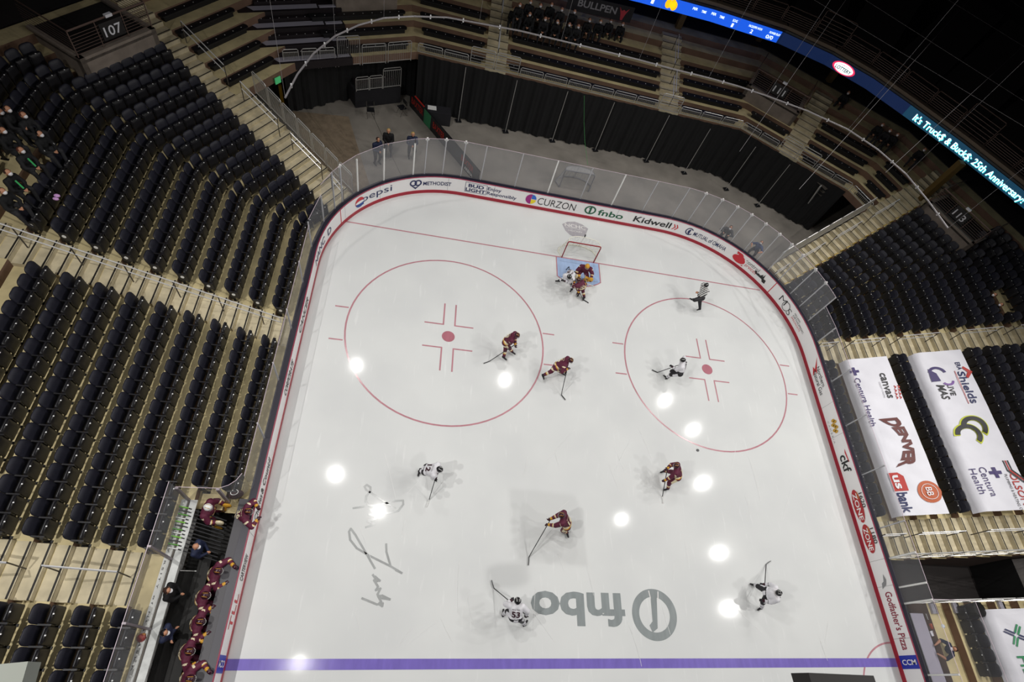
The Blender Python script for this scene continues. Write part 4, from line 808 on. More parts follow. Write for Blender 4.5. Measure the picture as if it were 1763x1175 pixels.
def pb1(mb, f, W, L):
    plus(mb, f, .75, .62, .24, DP); puttext(mb, 'Centura Health', f, 1.15, 3.9, .5, .27, DP, .01)
    puttext(mb, 'canvas', f, 1.0, 2.45, 1.72, .4, DB, .03); puttext(mb, 'CREDIT UNION', f, 1.5, 2.4, 1.55, .08, GREY)
    for i in range(4):
        for j in range(2): u, v = 1.75 + i * .2, 2.22 + j * .16 - .03 * i; polyf(mb, f, [(u, v), (u + .1, v + .09), (u + .2, v), (u + .14, v - .02), (u + .1, v + .03), (u + .05, v - .02)], DR)
    g = lambda u, v: f(u, v + .42 * (1 - (2 * (u - 3.9) / 2.6) ** 2) * (1 if v > 1.2 else 1) - .1)
    vs, fs, wd = text2d('DENVER', .06)
    def arch(x, y):
        t = x / wd; c_ = 1 - (2 * t - 1) ** 2; lo = 1.0 + .62 * c_; hi = 1.75 + .28 * c_; return f(3.55 + 2.55 * t, lo + (hi - lo) * y / .73)
    mb.add([arch(x, y) for x, y in vs], fs, DN)
    polyf(mb, f, [(6.35, .5), (7.25, .5), (7.25, 1.1), (6.55, 1.1), (6.35, .9)][::1], DR); f2 = lambda u, v: tuple(Vector(f(u, v)) + Vector((-.006, 0, .03)))
    puttext(mb, 'us', f2, 6.48, 7.15, .62, .36, DW, .05); puttext(mb, 'bank', f, 7.32, 8.28, .56, .44, DV, .05)
    disc(mb, f, 7.35, 1.95, .52, .5, DO, n=30); disc(mb, f2, 7.35, 1.95, .37, .36, DW, n=30, r0=.94); puttext(mb, 'BB', lambda u, v: f2(7.35 + (u - 7.35), v), 7.15, 7.55, 1.8, .3, DW, .02)
B1T, B1B = -5.35, -13.75
def zrow(k, h=.92): return fz(k) + h
banner('sponsor_banner', B1T, B1B, [(14.12, fz(0) + .42), (14.22, fz(0) + .84), (15.0, zrow(1, .86)), (16.05, zrow(2, .95))], 'white banner with bank lettering and arched maroon word over the lowest seats', pb1)
def pb2(mb, f, W, L):
    puttext(mb, 'ERA', f, .75, 1.2, 2.0, .22, DV, .03); polyf(mb, f, [(1.0, 2.3), (1.35, 2.62), (1.7, 2.3), (1.6, 2.22), (1.35, 2.4), (1.1, 2.22)], DR); puttext(mb, 'Shields', f, 1.3, 3.1, 1.9, .36, DV, .03); polyf(mb, f, [(1.25, 1.78), (3.1, 1.78), (3.1, 1.81), (1.25, 1.81)], DR)
    disc(mb, f, 1.35, 1.0, .45, .42, DP, 100, 250, n=16, r0=.7); polyf(mb, f, [(1.0, .65), (1.75, .6), (1.75, 1.0), (1.3, .95)], DP); disc(mb, f, 1.75, 1.3, .3, .3, M('print_violet', '7f5aa0', .5), -60, 80, r0=.65)
    puttext(mb, 'LIVE', f, 1.95, 2.6, 1.18, .26, DB, .03); puttext(mb, 'MAS', f, 1.95, 2.8, .72, .36, DB, .04, .2)
    for (u, v) in ((4.35, 1.55), (4.75, 1.15)): disc(mb, f, u, v, .62, .62, DG, 40, 270, n=24, r0=.56)
    f2 = lambda u, v: tuple(Vector(f(u, v)) + Vector((-.006, 0, .03)))
    for (u, v) in ((4.35, 1.55), (4.75, 1.15)): disc(mb, f2, u, v, .56, .56, DB, 46, 264, n=24, r0=.64)
    plus(mb, f, 6.65, 1.55, .26, DP); puttext(mb, 'Centura', f, 6.35, 7.75, .95, .3, DP, .0); puttext(mb, 'Health', f, 6.4, 7.6, .55, .3, DP, .0)
    for j in range(3): polyf(mb, f, [(6.1, 2.05 + j * .1), (6.6, 2.05 + j * .1), (7.2, 2.55 + j * .1), (7.2, 2.6 + j * .1), (6.55, 2.1 + j * .1), (6.1, 2.1 + j * .1)], (DB, DR, DB)[j])
    puttext(mb, 'OLSON', f, 6.7, 8.2, 2.1, .3, DR, .02); puttext(mb, 'PLUMBING & HEATING CO', f, 6.75, 8.5, 1.88, .12, DB, .0)
banner('sponsor_banner', B1T, B1B, [(xr(4) + .28, fz(4) + .42), (xr(4) + .4, fz(4) + .84), (xr(5) + .4, zrow(5, .86)), (xr(6) + .75, zrow(6, .97))], 'white banner with overlapping black letters edged in lime, one row gap further up', pb2)
def pb3(mb, f, W, L):
    for k in range(4):
        a = math.pi / 4 + k * math.pi / 2; c_, s_ = math.cos(a), math.sin(a); u, v = 1.0, 1.05; m = (DV, M('print_green', '1d8a55', .5))[k % 2]
        for o_ in (-.07, .04): polyf(mb, f, [(u + c_ * .06 - s_ * o_, v + s_ * .06 + c_ * o_), (u + c_ * .4 - s_ * (o_ + .1), v + s_ * .4 + c_ * (o_ + .1)), (u + c_ * .4 - s_ * (o_ + .16), v + s_ * .4 + c_ * (o_ + .16)), (u + c_ * .06 - s_ * (o_ + .07), v + s_ * .06 + c_ * (o_ + .07))], m)
    puttext(mb, 'METHODIST', f, 1.7, 5.2, 1.45, .42, DV, .02); puttext(mb, 'HEALTH', f, 1.75, 4.0, .75, .4, M('print_green', '1d8a55', .5), .02)
banner('sponsor_banner', -17.75, -24, [(16.05, 1.75), (16.2, 2.1), (17.1, 2.55), (18.3, 3.1)], 'white banner with woven blue and green emblem beside the tunnel', pb3)
# tunnel end cover with lettering
mb = MB(); A_ = (18.9, -15.6); e = empty('tunnel_cover', (18.9, -15.6, 2.0), label='grey fabric cover with white curved mark over the tunnel', cat='tunnel cover')
GF = M('cover_grey', '4a4644', .7, noise=.25, scale=2.5, bump=.4); g = lambda u, v: (v * .95 + .0, -u, 1.05 * v)
mb.add([g(0, 0), g(1.75, 0), g(1.75, 3), g(0, 3)], [(0, 1, 2, 3)], GF); mb.build('cover_sheet', e); mb = MB(); g2 = lambda u, v: (g(u, v)[0] - .015, g(u, v)[1], g(u, v)[2] + .015); puttext(mb, 'MAVERICKS', g2, .12, 1.68, .35, .2, WHT, .03); disc(mb, g2, 1.1, 1.2, .62, .55, WHT, 60, 300, r0=.8); disc(mb, g2, 1.1, 1.2, .38, .36, M('mav_red', 'b02a3a', .5), 0, 360); mb.build('cover_print', e)
mb = MB(); mb.add([(18.9, -15.55, 0), (18.9, -17.35, 0), (18.9, -17.35, 2.0), (18.9, -15.55, 2.0)], [(0, 1, 2, 3)], M('void_black', '060505', .9)); mb.box((16.2, -16.45, -.01), (5.4, 1.8, .02), M('tunnel_floor', '262120', .8)); mb.build('wall_tunnel', kind='structure')  # black end sheet stands for the unlit depth of the tunnel
# metal fronted steps beside the scorer table
for i, k in enumerate((1, 2, 3, 4)):
    mb = MB(); x = xr(k) + .1; mb.box((x + .1, -17.62, fz(k) + .05), (.2, .42, .1), ALU); mb.box((x + .3, -17.62, fz(k) + .01), (.18, .42, .03), M('deck_black', '15110f', .6)); mb.build('metal_step', label='silver edged step beside the tunnel rail, %s from the ice' % ORD[i], cat='step', group='silver edged steps')
# ------------------------------------------------------------------ players' bench (left)
mb = MB(); mb.box((-14.05, -19.6, .06), (1.6, 9.5, .12), RUB); mb.build('floor_bench_mat', kind='structure')
e = empty('bench_back_wall', (-14.95, -19, .16), label='white topped low wall behind the players with dark lettering', cat='ledge'); mb = MB(); mb.box((0, 0, .55), (.06, 8.4, 1.1), WHT); mb.box((.1, 0, 1.12), (.34, 8.4, .05), M('ledge_marble', 'd4d6d4', .35, noise=.2, scale=5)); mb.box((.02, 0, 1.17), (.05, 8.4, .06), STEELD); mb.build('wall_panel', e)  # low wall behind the bench, with a pale ledge on top
mb = MB(); fl = lambda u, v: (-.06 - v * .9, -3.9 + u, 1.16); 
mb.box((-.13, 0, 1.14), (.16, 8.4, .02), M('ledge_white', 'dfe0dc', .4)); fl = lambda u, v: (-.2 + v, -u, 1.156); puttext(mb, 'S O     U N I V E R S I T Y   o f   N E B R A S K A     O M A H A     M A V S     5 0', lambda u, v: (-.17 + v, 4.0 - u, 1.156), .1, 8.0, 0, .05, DB, .02); mb.build('wall_lettering', e)
def clear(name, pts, z0, z1, label, edge=True, posts=()):
    e = empty(name, (pts[0][0], pts[0][1], z0), label=label, cat='glass panel'); O = -Vector(e.location); mb = MB(); n = len(pts)
    mb.add([Vector((p[0], p[1], z)) + O for z in (z0, z1) for p in pts], [(i, i + 1, i + 1 + n, i + n) for i in range(n - 1)], GLS); mb.build('glass_sheet', e); mb = MB()
    for i in range(n - 1): mb.bar(Vector((*pts[i], z1)) + O, Vector((*pts[i + 1], z1)) + O, .012, .012, EDGE)
    mb.build('top_edge', e)
    for q in posts: mb = MB(); mb.box(Vector((*q, (z0 + z1) / 2)) + O, (.1, .06, z1 - z0), M('post_mauve', '8a8288', .4, .3)); mb.build('post', e)
    return e
clear('bench_glass', [(-14.98, -14.8), (-14.98, -24)], 1.18, 3.2, 'clear glass wall behind the players bench', posts=[(-14.95, -16.73), (-14.95, -18.75)])
clear('bench_glass', [(-14.98, -14.78), (-14.2, -14.76), (-13.75, -14.74), (-13.5, -14.62), (-13.32, -14.45), (-13.2, -14.2)], 1.18, 2.6, 'clear curved glass screen at the top of the players bench', posts=[(-14.95, -14.82), (-13.78, -14.78)])
e = empty('players_bench', (-14.18, -19.9, .12), label='long black players bench behind the boards', cat='bench'); mb = MB(); mb.box((0, 0, .42), (.36, 6.9, .06), RUB); mb.build('seat_board', e)
for y in (-3.2, -1.6, 0, 1.6, 3.2): mb = MB(); mb.box((0, y, .2), (.3, .06, .4), BLK); mb.build('leg', e)
e = empty('coach_platform', (-14.62, -20.4, .12), label='raised coach walkway edged with a white line', cat='walkway'); mb = MB(); mb.box((-.02, 0, .15), (.5, 7.0, .3), RUB); mb.build('deck', e); mb = MB(); mb.box((.24, 0, .31), (.03, 7.0, .015), WHT); mb.box((-.02, 3.48, .31), (.5, .03, .015), WHT); mb.build('white_edge', e)
e = empty('boards_shelf', (-13.3, -19.3, .9), label='grey shelf behind the boards in front of the players', cat='shelf'); mb = MB(); mb.box((-.02, 0, .13), (.34, 9.4, .05), M('shelf_grey', '434146', .5)); mb.build('shelf_top', e)
for i in range(12):
    c_ = ['76c22a', '2c2c2e', '4f9a2a', 'e8e8e8'][i % 4]; y = -15.1 - i * .12; e = empty('hockey_stick', (-14.75 + .02 * (i % 3), y, 1.2), label='spare %s stick leaning in the rack by the goalkeeper, %s in line' % (['green', 'black', 'dark green', 'white'][i % 4], ORD[i]), cat='hockey stick', group='sticks in the bench rack')
    mb = MB(); mb.bar((-.12, 0, .12), (1.0, -.25, -.25), .035, .03, BLK); mb.build('shaft', e); mb = MB(); mb.bar((-.4, .03, .2), (-.12, 0, .12), .03, .09, M('stick_end_%d' % (i % 4), c_, .5)); mb.build('taped_end', e)
mb = MB(); mb.ell((-15.1, -18.98, 1.3), (.13, .13, .11), M('hard_red', 'a8281c', .3)); mb.ell((-15.06, -18.9, 1.33), (.06, .05, .05), M('hard_orange', 'd88a2a', .3)); mb.build('spare_helmet', label='small red helmet hanging on the wall by the bench glass', cat='helmet')
mb = MB(); mb.box((-15.3, -19.75, 1.0), (.22, .3, .01), WHT, Matrix.Rotation(.1, 3, 'Z')); mb.build('paper_note', label='white paper sheet taped beside the bench wall', cat='paper')
e = empty('equipment_bag', (-13.65, -14.45, 1.0), .4, label='dark maroon bag with white ring mark hung by the curved screen', cat='bag'); mb = MB(); mb.ell((0, 0, 0), (.24, .14, .26), M('bag_maroon', '3d1f24', .6), 14, 8); mb.build('bag_body', e); mb = MB(); disc(mb, lambda u, v: (u, v, .275), 0, 0, .13, .1, WHT, n=20, r0=.8); mb.build('ring_mark', e)
# ------------------------------------------------------------------ scorer's table (right)
e = empty('scorer_table', (13.95, -19.4, 0), label='grey scorer table behind the glass at the blue line', cat='table'); mb = MB(); mb.box((0, 0, .76), (.7, 3.2, .05), M('table_grey', 'a9a4b4', .5)); mb.build('table_top', e); mb = MB(); mb.box((-.36, 0, .4), (.04, 3.2, .8), M('table_panel', '4b484e', .6)); mb.build('front_panel', e)
clear('scorer_glass', [(13.25, -17.45), (15.35, -17.45), (15.45, -24)], 1.1, 2.4, 'clear glass screen wrapping the scorer box')
mb = MB(); mb.box((15.4, -20.6, .55), (.12, 6.3, 1.1), M('box_wall', '5c4a40', .7, noise=.2, scale=3)); mb.build('box_rear_panel', label='brown low wall at the back of the scorer box', cat='low wall')
def flat(name, p, sz, ang, m, label, cat, z=.79, ex=None):
    mb = MB(); mb.boxrz((p[0], p[1], z + sz[2] / 2), sz, ang, m)
    if ex: ex(mb)
    mb.build(name, label=label, cat=cat)
q = P(1601, 1062, .8); flat('spotted_board', q, (.34, .24, .02), .1, WHT, 'white board with dark spots on the scorer table', 'board', ex=lambda mb: [mb.box((q.x + a, q.y + b, .815), (.04, .04, .006), M('spot_green', '3f5a48', .6)) for a, b in ((-.1, .05), (0, -.06), (.1, .05), (.02, .06), (-.08, -.07))])
q = P(1608, 1078, .9); flat('orange_cap', q, (.22, .2, .1), .2, M('cap_orange', 'c85a38', .6), 'orange folded vest lying on the scorer table', 'vest'); q = P(1622, 1079, .9); mb = MB(); mb.ell((q.x, q.y, .9), (.11, .1, .1), M('ball_pale', 'c7d3e2', .5)); mb.build('pale_cap', label='pale blue cap lying beside the orange vest', cat='cap')
q = P(1607, 1091, .8); flat('notebook', q, (.3, .2, .03), .15, M('paper_grey', 'dcd9e2', .5), 'open white notebook on the scorer table', 'notebook', ex=lambda mb: mb.box((q.x, q.y, .825), (.02, .2, .004), BLK))
q = P(1634, 1149, .8); flat('tablet_device', q, (.2, .28, .02), .1, BLK, 'black tablet with lit screen at the end of the table', 'tablet', ex=lambda mb: mb.boxrz((q.x, q.y, .815), (.15, .2, .006), .1, M('screen_lit', 'd8dbe6', .4, emit=.4)))
q = P(1661, 1152, .8); flat('paper_sheet', q, (.2, .2, .01), .1, WHT, 'white paper sheet at the corner of the scorer box', 'paper')
mb = MB(); mb.tube([(15.9, -17.75, fz(2) - .0), (15.9, -17.75, fz(2) + .75)], .24, M('bin_black', '141414', .4), 16, r2=.3); mb.build('waste_bin', label='round black bin beside the tunnel rail', cat='bin')
# ------------------------------------------------------------------ open corner behind the glass
def barrier():
    a, b = P(706, 182, .0), P(822, 318, 0); d = (b - a).normalized(); n = Vector((d.y, -d.x, 0)); L_ = (b - a).length; e = empty('advert_barrier', a, math.atan2(d.y, d.x), label='low black barrier with red and green adverts beyond the end glass', cat='barrier'); mb = MB(); mb.box((L_ / 2, 0, .45), (L_, .08, .9), BLK); mb.build('barrier_panel', e); mb = MB(); f = lambda u, v: (u, -.0 - .045, v)
    fr = lambda u, v: (L_ - u if 0 else u, .046, v); R_ = M('barrier_red', 'a3261e', .5)
    g = lambda u, v: (u, .05 - v * .0, v)
    mb.box((.95, 0, .91), (1.0, .09, .02), R_); mb.box((1.9, .0, .45), (.7, .1, .86), M('barrier_green', '2f7a52', .5)); mb.build('coloured_panel', e)
    mb = MB(); ff = lambda u, v: (u, -.052, v); puttext(mb, 'BAXTER', ff, .2, 1.45, .35, .4, R_, .04); puttext(mb, 'BAXTER', ff, 2.5, 3.7, .35, .4, R_, .04); puttext(mb, 'BAXTER', ff, L_ - 1.7, L_ - .5, .4, .36, R_, .04); puttext(mb, 'ARENA', ff, L_ - 1.3, L_ - .5, .1, .2, WHT, .03)
    ff2 = lambda u, v: (u, .052, v)
    mb.build('barrier_lettering', e)
barrier()
A_ = P(613, 186, 0); e = empty('small_riser', A_, math.radians(30), label='black draped riser with seats and rails in the open corner', cat='riser'); mb = MB(); mb.box((1.35, 1.6, .5), (2.75, 3.2, 1.0), M('riser_drape', '17161b', .8)); mb.build('riser_drape', e)
for j in range(3): mb = MB(); mb.box((1.35, .7 + .9 * j, 1.12 + .2 * j), (2.4, .35, .25 + .3 * j), DKR); [mb.box((.3 + .42 * i, .6 + .9 * j, 1.26 + .35 * j), (.03, .03, .01), PLT) for i in range(6)]; mb.build('seat_row', e)
R3 = Matrix.Rotation(math.radians(30), 3, 'Z')
for i, (u0, u1, h) in enumerate(((.05, .78, .8), (.84, 1.58, .8), (1.64, 2.7, 1.15))):
    a, b = R3 @ Vector((u0, 0, 1.0)) + A_, R3 @ Vector((u1, 0, 1.0)) + A_; railpanel(a, b, h, 'pale picket rail on the black riser, %s from its open end' % ORD[i], 'rails of the black riser', 9, zlow=.08)
def chair(px, py, ang, label):
    p = P(px, py, .4); e = empty('folding_chair', (p.x, p.y, 0), ang, label=label, cat='chair', group='black folding chairs in the open corner'); mb = MB(); mb.box((0, 0, .44), (.42, .4, .03), BLK); mb.build('seat', e); mb = MB(); mb.box((0, -.2, .72), (.42, .03, .22), BLK); mb.build('backrest', e)
    for s in (-1, 1): mb = MB(); mb.tube([(s * .2, .22, 0), (s * .2, -.2, .83)], .012, STEELD); mb.build('leg', e); mb = MB(); mb.tube([(s * .2, -.24, 0), (s * .2, .15, .44)], .012, STEELD); mb.build('leg', e)
chair(638, 190, math.pi + .2, 'black folding chair standing in front of the black riser'); chair(692, 186, 2.2, 'black folding chair beside the end of the barrier')
p = P(747, 186, .8); e = empty('folding_table', (p.x, p.y, 0), .1, label='dark draped table with white papers against the curtain', cat='table'); mb = MB(); mb.box((.25, 0, .37), (1.5, .7, .74), M('drape_dark', '1b1a20', .8)); mb.build('table_drape', e); mb = MB(); mb.box((-.1, .05, .76), (.5, .35, .02), WHT); mb.build('paper_stack', e)
mb = MB(); p = P(487, 180, 0); mb.tube([(p.x, p.y, -.02), (p.x, p.y, 1.15)], .09, M('bollard_yellow', 'd9a815', .5), 12); mb.box((p.x, p.y, .02), (.3, .3, .04), M('bollard_yellow', 'd9a815', .5)); mb.build('yellow_bollard', label='yellow safety post at the foot of the corner stair wall', cat='safety post')
p = P(473, 135, 3.1); n3 = Vector((nL60.x, nL60.y, 0)); p -= n3 * (p.dot(n3) - 16.5); mb = MB(); mb.box(p, (.34, .04, .3), M('sign_green', '4fc27a', .5, emit=.25), Matrix.Rotation(math.radians(58), 3, 'Z')); mb.build('green_sign', label='small green exit sign under the corner benches', cat='sign')
def bike_rack(px, py, ang, label):
    p = P(px, py, 0); e = empty('crowd_barrier', (p.x, p.y, 0), ang, label=label, cat='crowd barrier'); mb = MB(); mb.tube([(-.8, 0, .0), (-.8, 0, 1.0), (-.7, 0, 1.08), (.7, 0, 1.08), (.8, 0, 1.0), (.8, 0, 0)], .02, STEEL); mb.tube([(-.8, 0, .2), (.8, 0, .2)], .016, STEEL); mb.build('barrier_frame', e); mb = MB()
    for i in range(1, 10): mb.tube([(-.8 + .16 * i, 0, .2), (-.8 + .16 * i, 0, 1.06)], .009, STEEL, 4)
    mb.build('barrier_bars', e); mb = MB(); [mb.box((s * .6, 0, .01), (.05, .5, .02), STEEL) for s in (-1, 1)]; mb.build('barrier_feet', e)
bike_rack(1290, 306, .7, 'pale metal crowd barrier standing before the end curtain')
# portable steps beside the curtain end
e = empty('portable_steps', P(1378, 372, 0), math.radians(-42), label='grey portable metal steps leaning up to the stand by the curtain end', cat='steps'); mb = MB(); D_ = P(1419, 314, 3.2) - P(1378, 372, 0); D_.z = 0; R_ = Matrix.Rotation(math.radians(42), 3, 'Z'); D_ = R_ @ D_
for s in (-.4, .4): mb.bar((s * .0, s, .05), (D_.x, D_.y + s, 3.1), .05, .16, STEEL)
mb.build('stringer', e); mb = MB()
for i in range(11): t = (i + .5) / 11; mb.box((D_.x * t, D_.y * t, 3.1 * t), (.26, .8, .03), STEELD, Matrix.Rotation(math.atan2(D_.y, D_.x), 3, 'Z'))
mb.build('step_tread', e)
# things hanging near the camera
e = empty('hanging_scoreboard', P(1448, 1180, 11), label='dark corner of a hanging scoreboard at the bottom of the view', cat='scoreboard'); mb = MB(); a, b, c_ = P(1392, 1159, 11), P(1504, 1164, 11), P(1448, 1240, 11); O = -Vector(e.location)
mb.add([a + O, b + O, Vector((b.x + .1, b.y - 1.2, 11)) + O, Vector((a.x + .1, a.y - 1.2, 11)) + O] + [v + O - Vector((0, 0, .5)) for v in (a, b, Vector((b.x + .1, b.y - 1.2, 11)), Vector((a.x + .1, a.y - 1.2, 11)))], [(0, 1, 2, 3), (4, 5, 6, 7), (0, 1, 5, 4), (1, 2, 6, 5), (2, 3, 7, 6), (3, 0, 4, 7)], M('scoreboard_black', '161210', .6)); mb.build('scoreboard_case', e)
mb = MB(); p = P(8, 1172, 12); mb.box(p, (.52, .35, .3), M('lamp_grey', '83877f', .6), Matrix.Rotation(.1, 3, 'Z')); mb.build('lamp_housing', label='grey lamp housing close to the camera at the lower corner', cat='lamp housing')
# banner of the student section and people seats behind
A_, B_ = P(985, 3, 6.3), P(1082, 25, 6.3); d = (B_ - A_).normalized(); n = Vector((-d.y, d.x, 0)) * .02; e = empty('fan_banner', A_, math.atan2(d.y, d.x), label='black banner with grey block lettering behind the people in dark suits', cat='banner'); L_ = (B_ - A_).length; mb = MB(); mb.box((L_ / 2, 0, .0), (L_ + .5, .03, .8), M('banner_black', '17151c', .7)); mb.build('banner_sheet', e); mb = MB(); f = lambda u, v: (u, -.03, v); puttext(mb, 'BULLPEN', f, .35, L_ * .78, -.12, .36, M('banner_grey', '8f8d93', .6), .04); q = L_ * .9
polyf(mb, f, [(q - .3, .3), (q - .12, .12), (q, .2), (q + .12, .12), (q + .3, .3), (q + .14, -.05), (q + .06, -.35), (q - .06, -.35), (q - .14, -.05)], M('mav_red', 'b02a3a', .5)); mb.build('banner_print', e)
# ------------------------------------------------------------------ people
SKIN = M('skin', 'c08a6c', .5); MRN = M('jersey_maroon', '5a1533', .7, noise=.15, scale=8); GLD = M('jersey_gold', 'cf9a2e', .6); CRM = M('jersey_cream', 'e6d9b8', .6); WJ = M('jersey_white', 'dedde2', .65, noise=.05, scale=8); BKJ = M('kit_black', '17151b', .6)
SUIT = M('suit_black', '0c0c10', .8, noise=.3, scale=8); HMB = M('helmet_maroon', '36101f', .3); HBK = M('helmet_black', '141216', .3); MSK = M('mask_white', 'e8e6ea', .7); HAIR = M('hair_brown', '3a241a', .8); HAIRB = M('hair_blond', 'c0a25a', .8)
NVJ = M('jacket_navy', '16203f', .7); ORG = M('armband_orange', 'd8501a', .6); STR = None
def ik(a, b, l1, l2, pole):
    d = b - a; L_ = d.length; mx = (l1 + l2) * .999
    if L_ > mx: b = a + d * (mx / L_); d = b - a; L_ = mx
    x = (l1 * l1 - l2 * l2 + L_ * L_) / (2 * L_); h = math.sqrt(max(l1 * l1 - x * x, 0)); u = d / L_; p = (pole - u * pole.dot(u))
    p = p.normalized() if p.length > 1e-4 else u.orthogonal().normalized()
    return a + u * x + p * h, b
def skel(pel, neck, head, face, hands, feet, bulk=1.0, kneepole=None):
    """pel, neck, head: Vector joints; face: unit vector; hands/feet: (left, right)"""
    J = {}; sp_ = (neck - pel); up = sp_.normalized(); f = Vector((face.x, face.y, 0)).normalized(); rt = f.cross(Vector((0, 0, 1))).normalized()
    fb = (f - up * f.dot(up)).normalized(); J.update(pel=pel, neck=neck, head=head, face=face, up=up, rt=rt, fb=fb)
    for s, nm in ((-1, 'L'), (1, 'R')):
        sh = neck - up * .06 + rt * s * .19 * bulk; hp = pel + rt * s * .10; ht_, ft_ = Vector(hands[0 if s < 0 else 1]), Vector(feet[0 if s < 0 else 1])
        el, hd = ik(sh, ht_, .30, .27, -fb * .4 + rt * s * .8 - Vector((0, 0, .5))); kn, an = ik(hp, ft_, .44, .43, (kneepole or (f + rt * s * .25)) + Vector((0, 0, .2)))
        J['sh' + nm], J['el' + nm], J['hd' + nm], J['hp' + nm], J['kn' + nm], J['an' + nm] = sh, el, hd, hp, kn, an
    return J
def body(J, style, bulk=1.0, glove=True, voxel=.02, toe=None):
    """capsules and ellipsoids fused into one continuous surface; returns mesh with material per limb zone"""
    up, rt, fb = J['up'], J['rt'], J['fb']; pr = []     # (a, b, ra, rb, zone)
    def cap(a, b, ra, rb, z): pr.append((Vector(a), Vector(b), ra, rb, z))
    pel, neck = J['pel'], J['neck']; mid = pel.lerp(neck, .5); B = bulk; wd = 1.7 if glove else 1.0
    cap(pel - rt * .07 * (wd + 1) / 2, pel + rt * .07 * (wd + 1) / 2, .125 * B, .125 * B, 'hip'); cap(pel, mid, .14 * B, .145 * B, 'torso'); cap(mid - rt * .05 * wd, neck - up * .12 - rt * .07 * wd, .13 * B, .12 * B, 'torso'); cap(mid + rt * .05 * wd, neck - up * .12 + rt * .07 * wd, .13 * B, .12 * B, 'torso')
    cap(neck - up * .07 - rt * .12 * wd ** .6, neck - up * .07 + rt * .12 * wd ** .6, .09 * B, .09 * B, 'torso'); cap(neck - up * .03, J['head'] - J['face'] * .01, .058, .055, 'neck')
    h = J['head']; fc = J['face']; hu = (h - neck).normalized(); cap(h - hu * .02 - fc * .015, h + hu * .035 - fc * .015, .088, .092, 'head'); cap(h - hu * .07 + fc * .035, h - hu * .02 + fc * .035, .05, .065, 'face')
    cap(h + fc * .09 - hu * .01, h + fc * .115 - hu * .035, .014, .018, 'face')
    for s in (-1, 1): cap(h + rt * s * .088 - hu * .02, h + rt * s * .098 + hu * .01, .018, .02, 'face')
    for s, n in ((-1, 'L'), (1, 'R')):
        sh, el, hd, hp, kn, an = [J[k + n] for k in ('sh', 'el', 'hd', 'hp', 'kn', 'an')]
        A_ = B * (1.22 if glove else 1.08); cap(sh, el, .078 * A_, .060 * A_, 'uparm'); cap(el, hd, .058 * A_, .042 * (1.15 if glove else 1) * B, 'loarm')
        cap(hp, kn, .112 * B, .082 * B, 'thigh'); cap(kn, an, .078 * B, .052 * B, 'shin')
        fd = J.get('toe' + n) or Vector((J['face'].x, J['face'].y, 0)).normalized(); sd = (kn - an).normalized(); fd = (fd - Vector((0, 0, fd.z * .5))).normalized()
        cap(an - fd * .05 - Vector((0, 0, .03)), an + fd * .17 - Vector((0, 0, .05)), .05, .038, 'foot')
        # hand: palm, four curled fingers of different lengths, thumb from the side
        dr = (hd - el).normalized(); fw = (fb - dr * fb.dot(dr)); fw = fw.normalized() if fw.length > .05 else dr.orthogonal(); sd2 = dr.cross(fw).normalized(); g = 1.5 if glove else 1.0
        cap(hd, hd + dr * .06 * g, .034 * g, .036 * g, 'hand')
        for i, ln in enumerate((.055, .065, .06, .048)):
            o = sd2 * (i - 1.5) * .021 * g; a = hd + dr * .075 * g + o; b = a + (dr * .7 + fw * .5) * ln * .6 * g; c = b + (fw - dr * .2) * ln * .5 * g; cap(a, b, .012 * g, .011 * g, 'hand'); cap(b, c, .011 * g, .009 * g, 'hand')
        a = hd + dr * .02 * g - sd2 * s * .035 * g; cap(a, a + (dr * .5 + fw * .6 - sd2 * s * .3) * .05 * g, .013 * g, .011 * g, 'hand')
    mb = MB(); m0 = SKIN
    for a, b, ra, rb, z in pr:
        d = (b - a); d = d.normalized() if d.length > 1e-5 else Vector((0, 0, 1)); u = d.orthogonal().normalized(); w_ = d.cross(u); vs = []; n = 12; prof = []
        for t in (-80, -50, -20): prof.append((a + d * ra * math.sin(math.radians(t)), ra * math.cos(math.radians(t))))
        prof.append((a, ra)); prof.append((b, rb))
        for t in (20, 50, 80): prof.append((b + d * rb * math.sin(math.radians(t)), rb * math.cos(math.radians(t))))
        for c, r in prof:
            for k in range(n): q = 2 * math.pi * k / n; vs.append(c + (u * math.cos(q) + w_ * math.sin(q)) * r)
        N = len(prof); fs = [(i * n + k, i * n + (k + 1) % n, (i + 1) * n + (k + 1) % n, (i + 1) * n + k) for i in range(N - 1) for k in range(n)] + [tuple(range(n))[::-1], tuple((N - 1) * n + k for k in range(n))]
        mb.add(vs, fs, m0)
    me = mb.mesh('tmp'); o = bpy.data.objects.new('tmp', me); C.objects.link(o); r = o.modifiers.new('r', 'REMESH'); r.mode = 'VOXEL'; r.voxel_size = voxel; r.use_smooth_shade = True
    sm = o.modifiers.new('s', 'SMOOTH'); sm.factor = .5; sm.iterations = 2
    dg = bpy.context.evaluated_depsgraph_get(); dg.update(); out = bpy.data.meshes.new_from_object(o.evaluated_get(dg)); bpy.data.objects.remove(o); bpy.data.meshes.remove(me)
    out.materials.clear(); mats = []; idx = []
    for p in out.polygons:
        c = p.center; best = (1e9, 'torso', 0)
        for a, b, ra, rb, z in pr:
            ab = b - a; L2 = ab.length_squared; t = max(0, min(1, (c - a).dot(ab) / L2)) if L2 > 1e-9 else 0; d = (c - a - ab * t).length - (ra + (rb - ra) * t)
            if d < best[0]: best = (d, z, t)
        m = style(best[1], best[2], c, J)
        if m not in mats: mats.append(m)
        idx.append(mats.index(m))
    for m in mats: out.materials.append(m)
    out.polygons.foreach_set('material_index', idx); out.polygons.foreach_set('use_smooth', [True] * len(idx)); return out
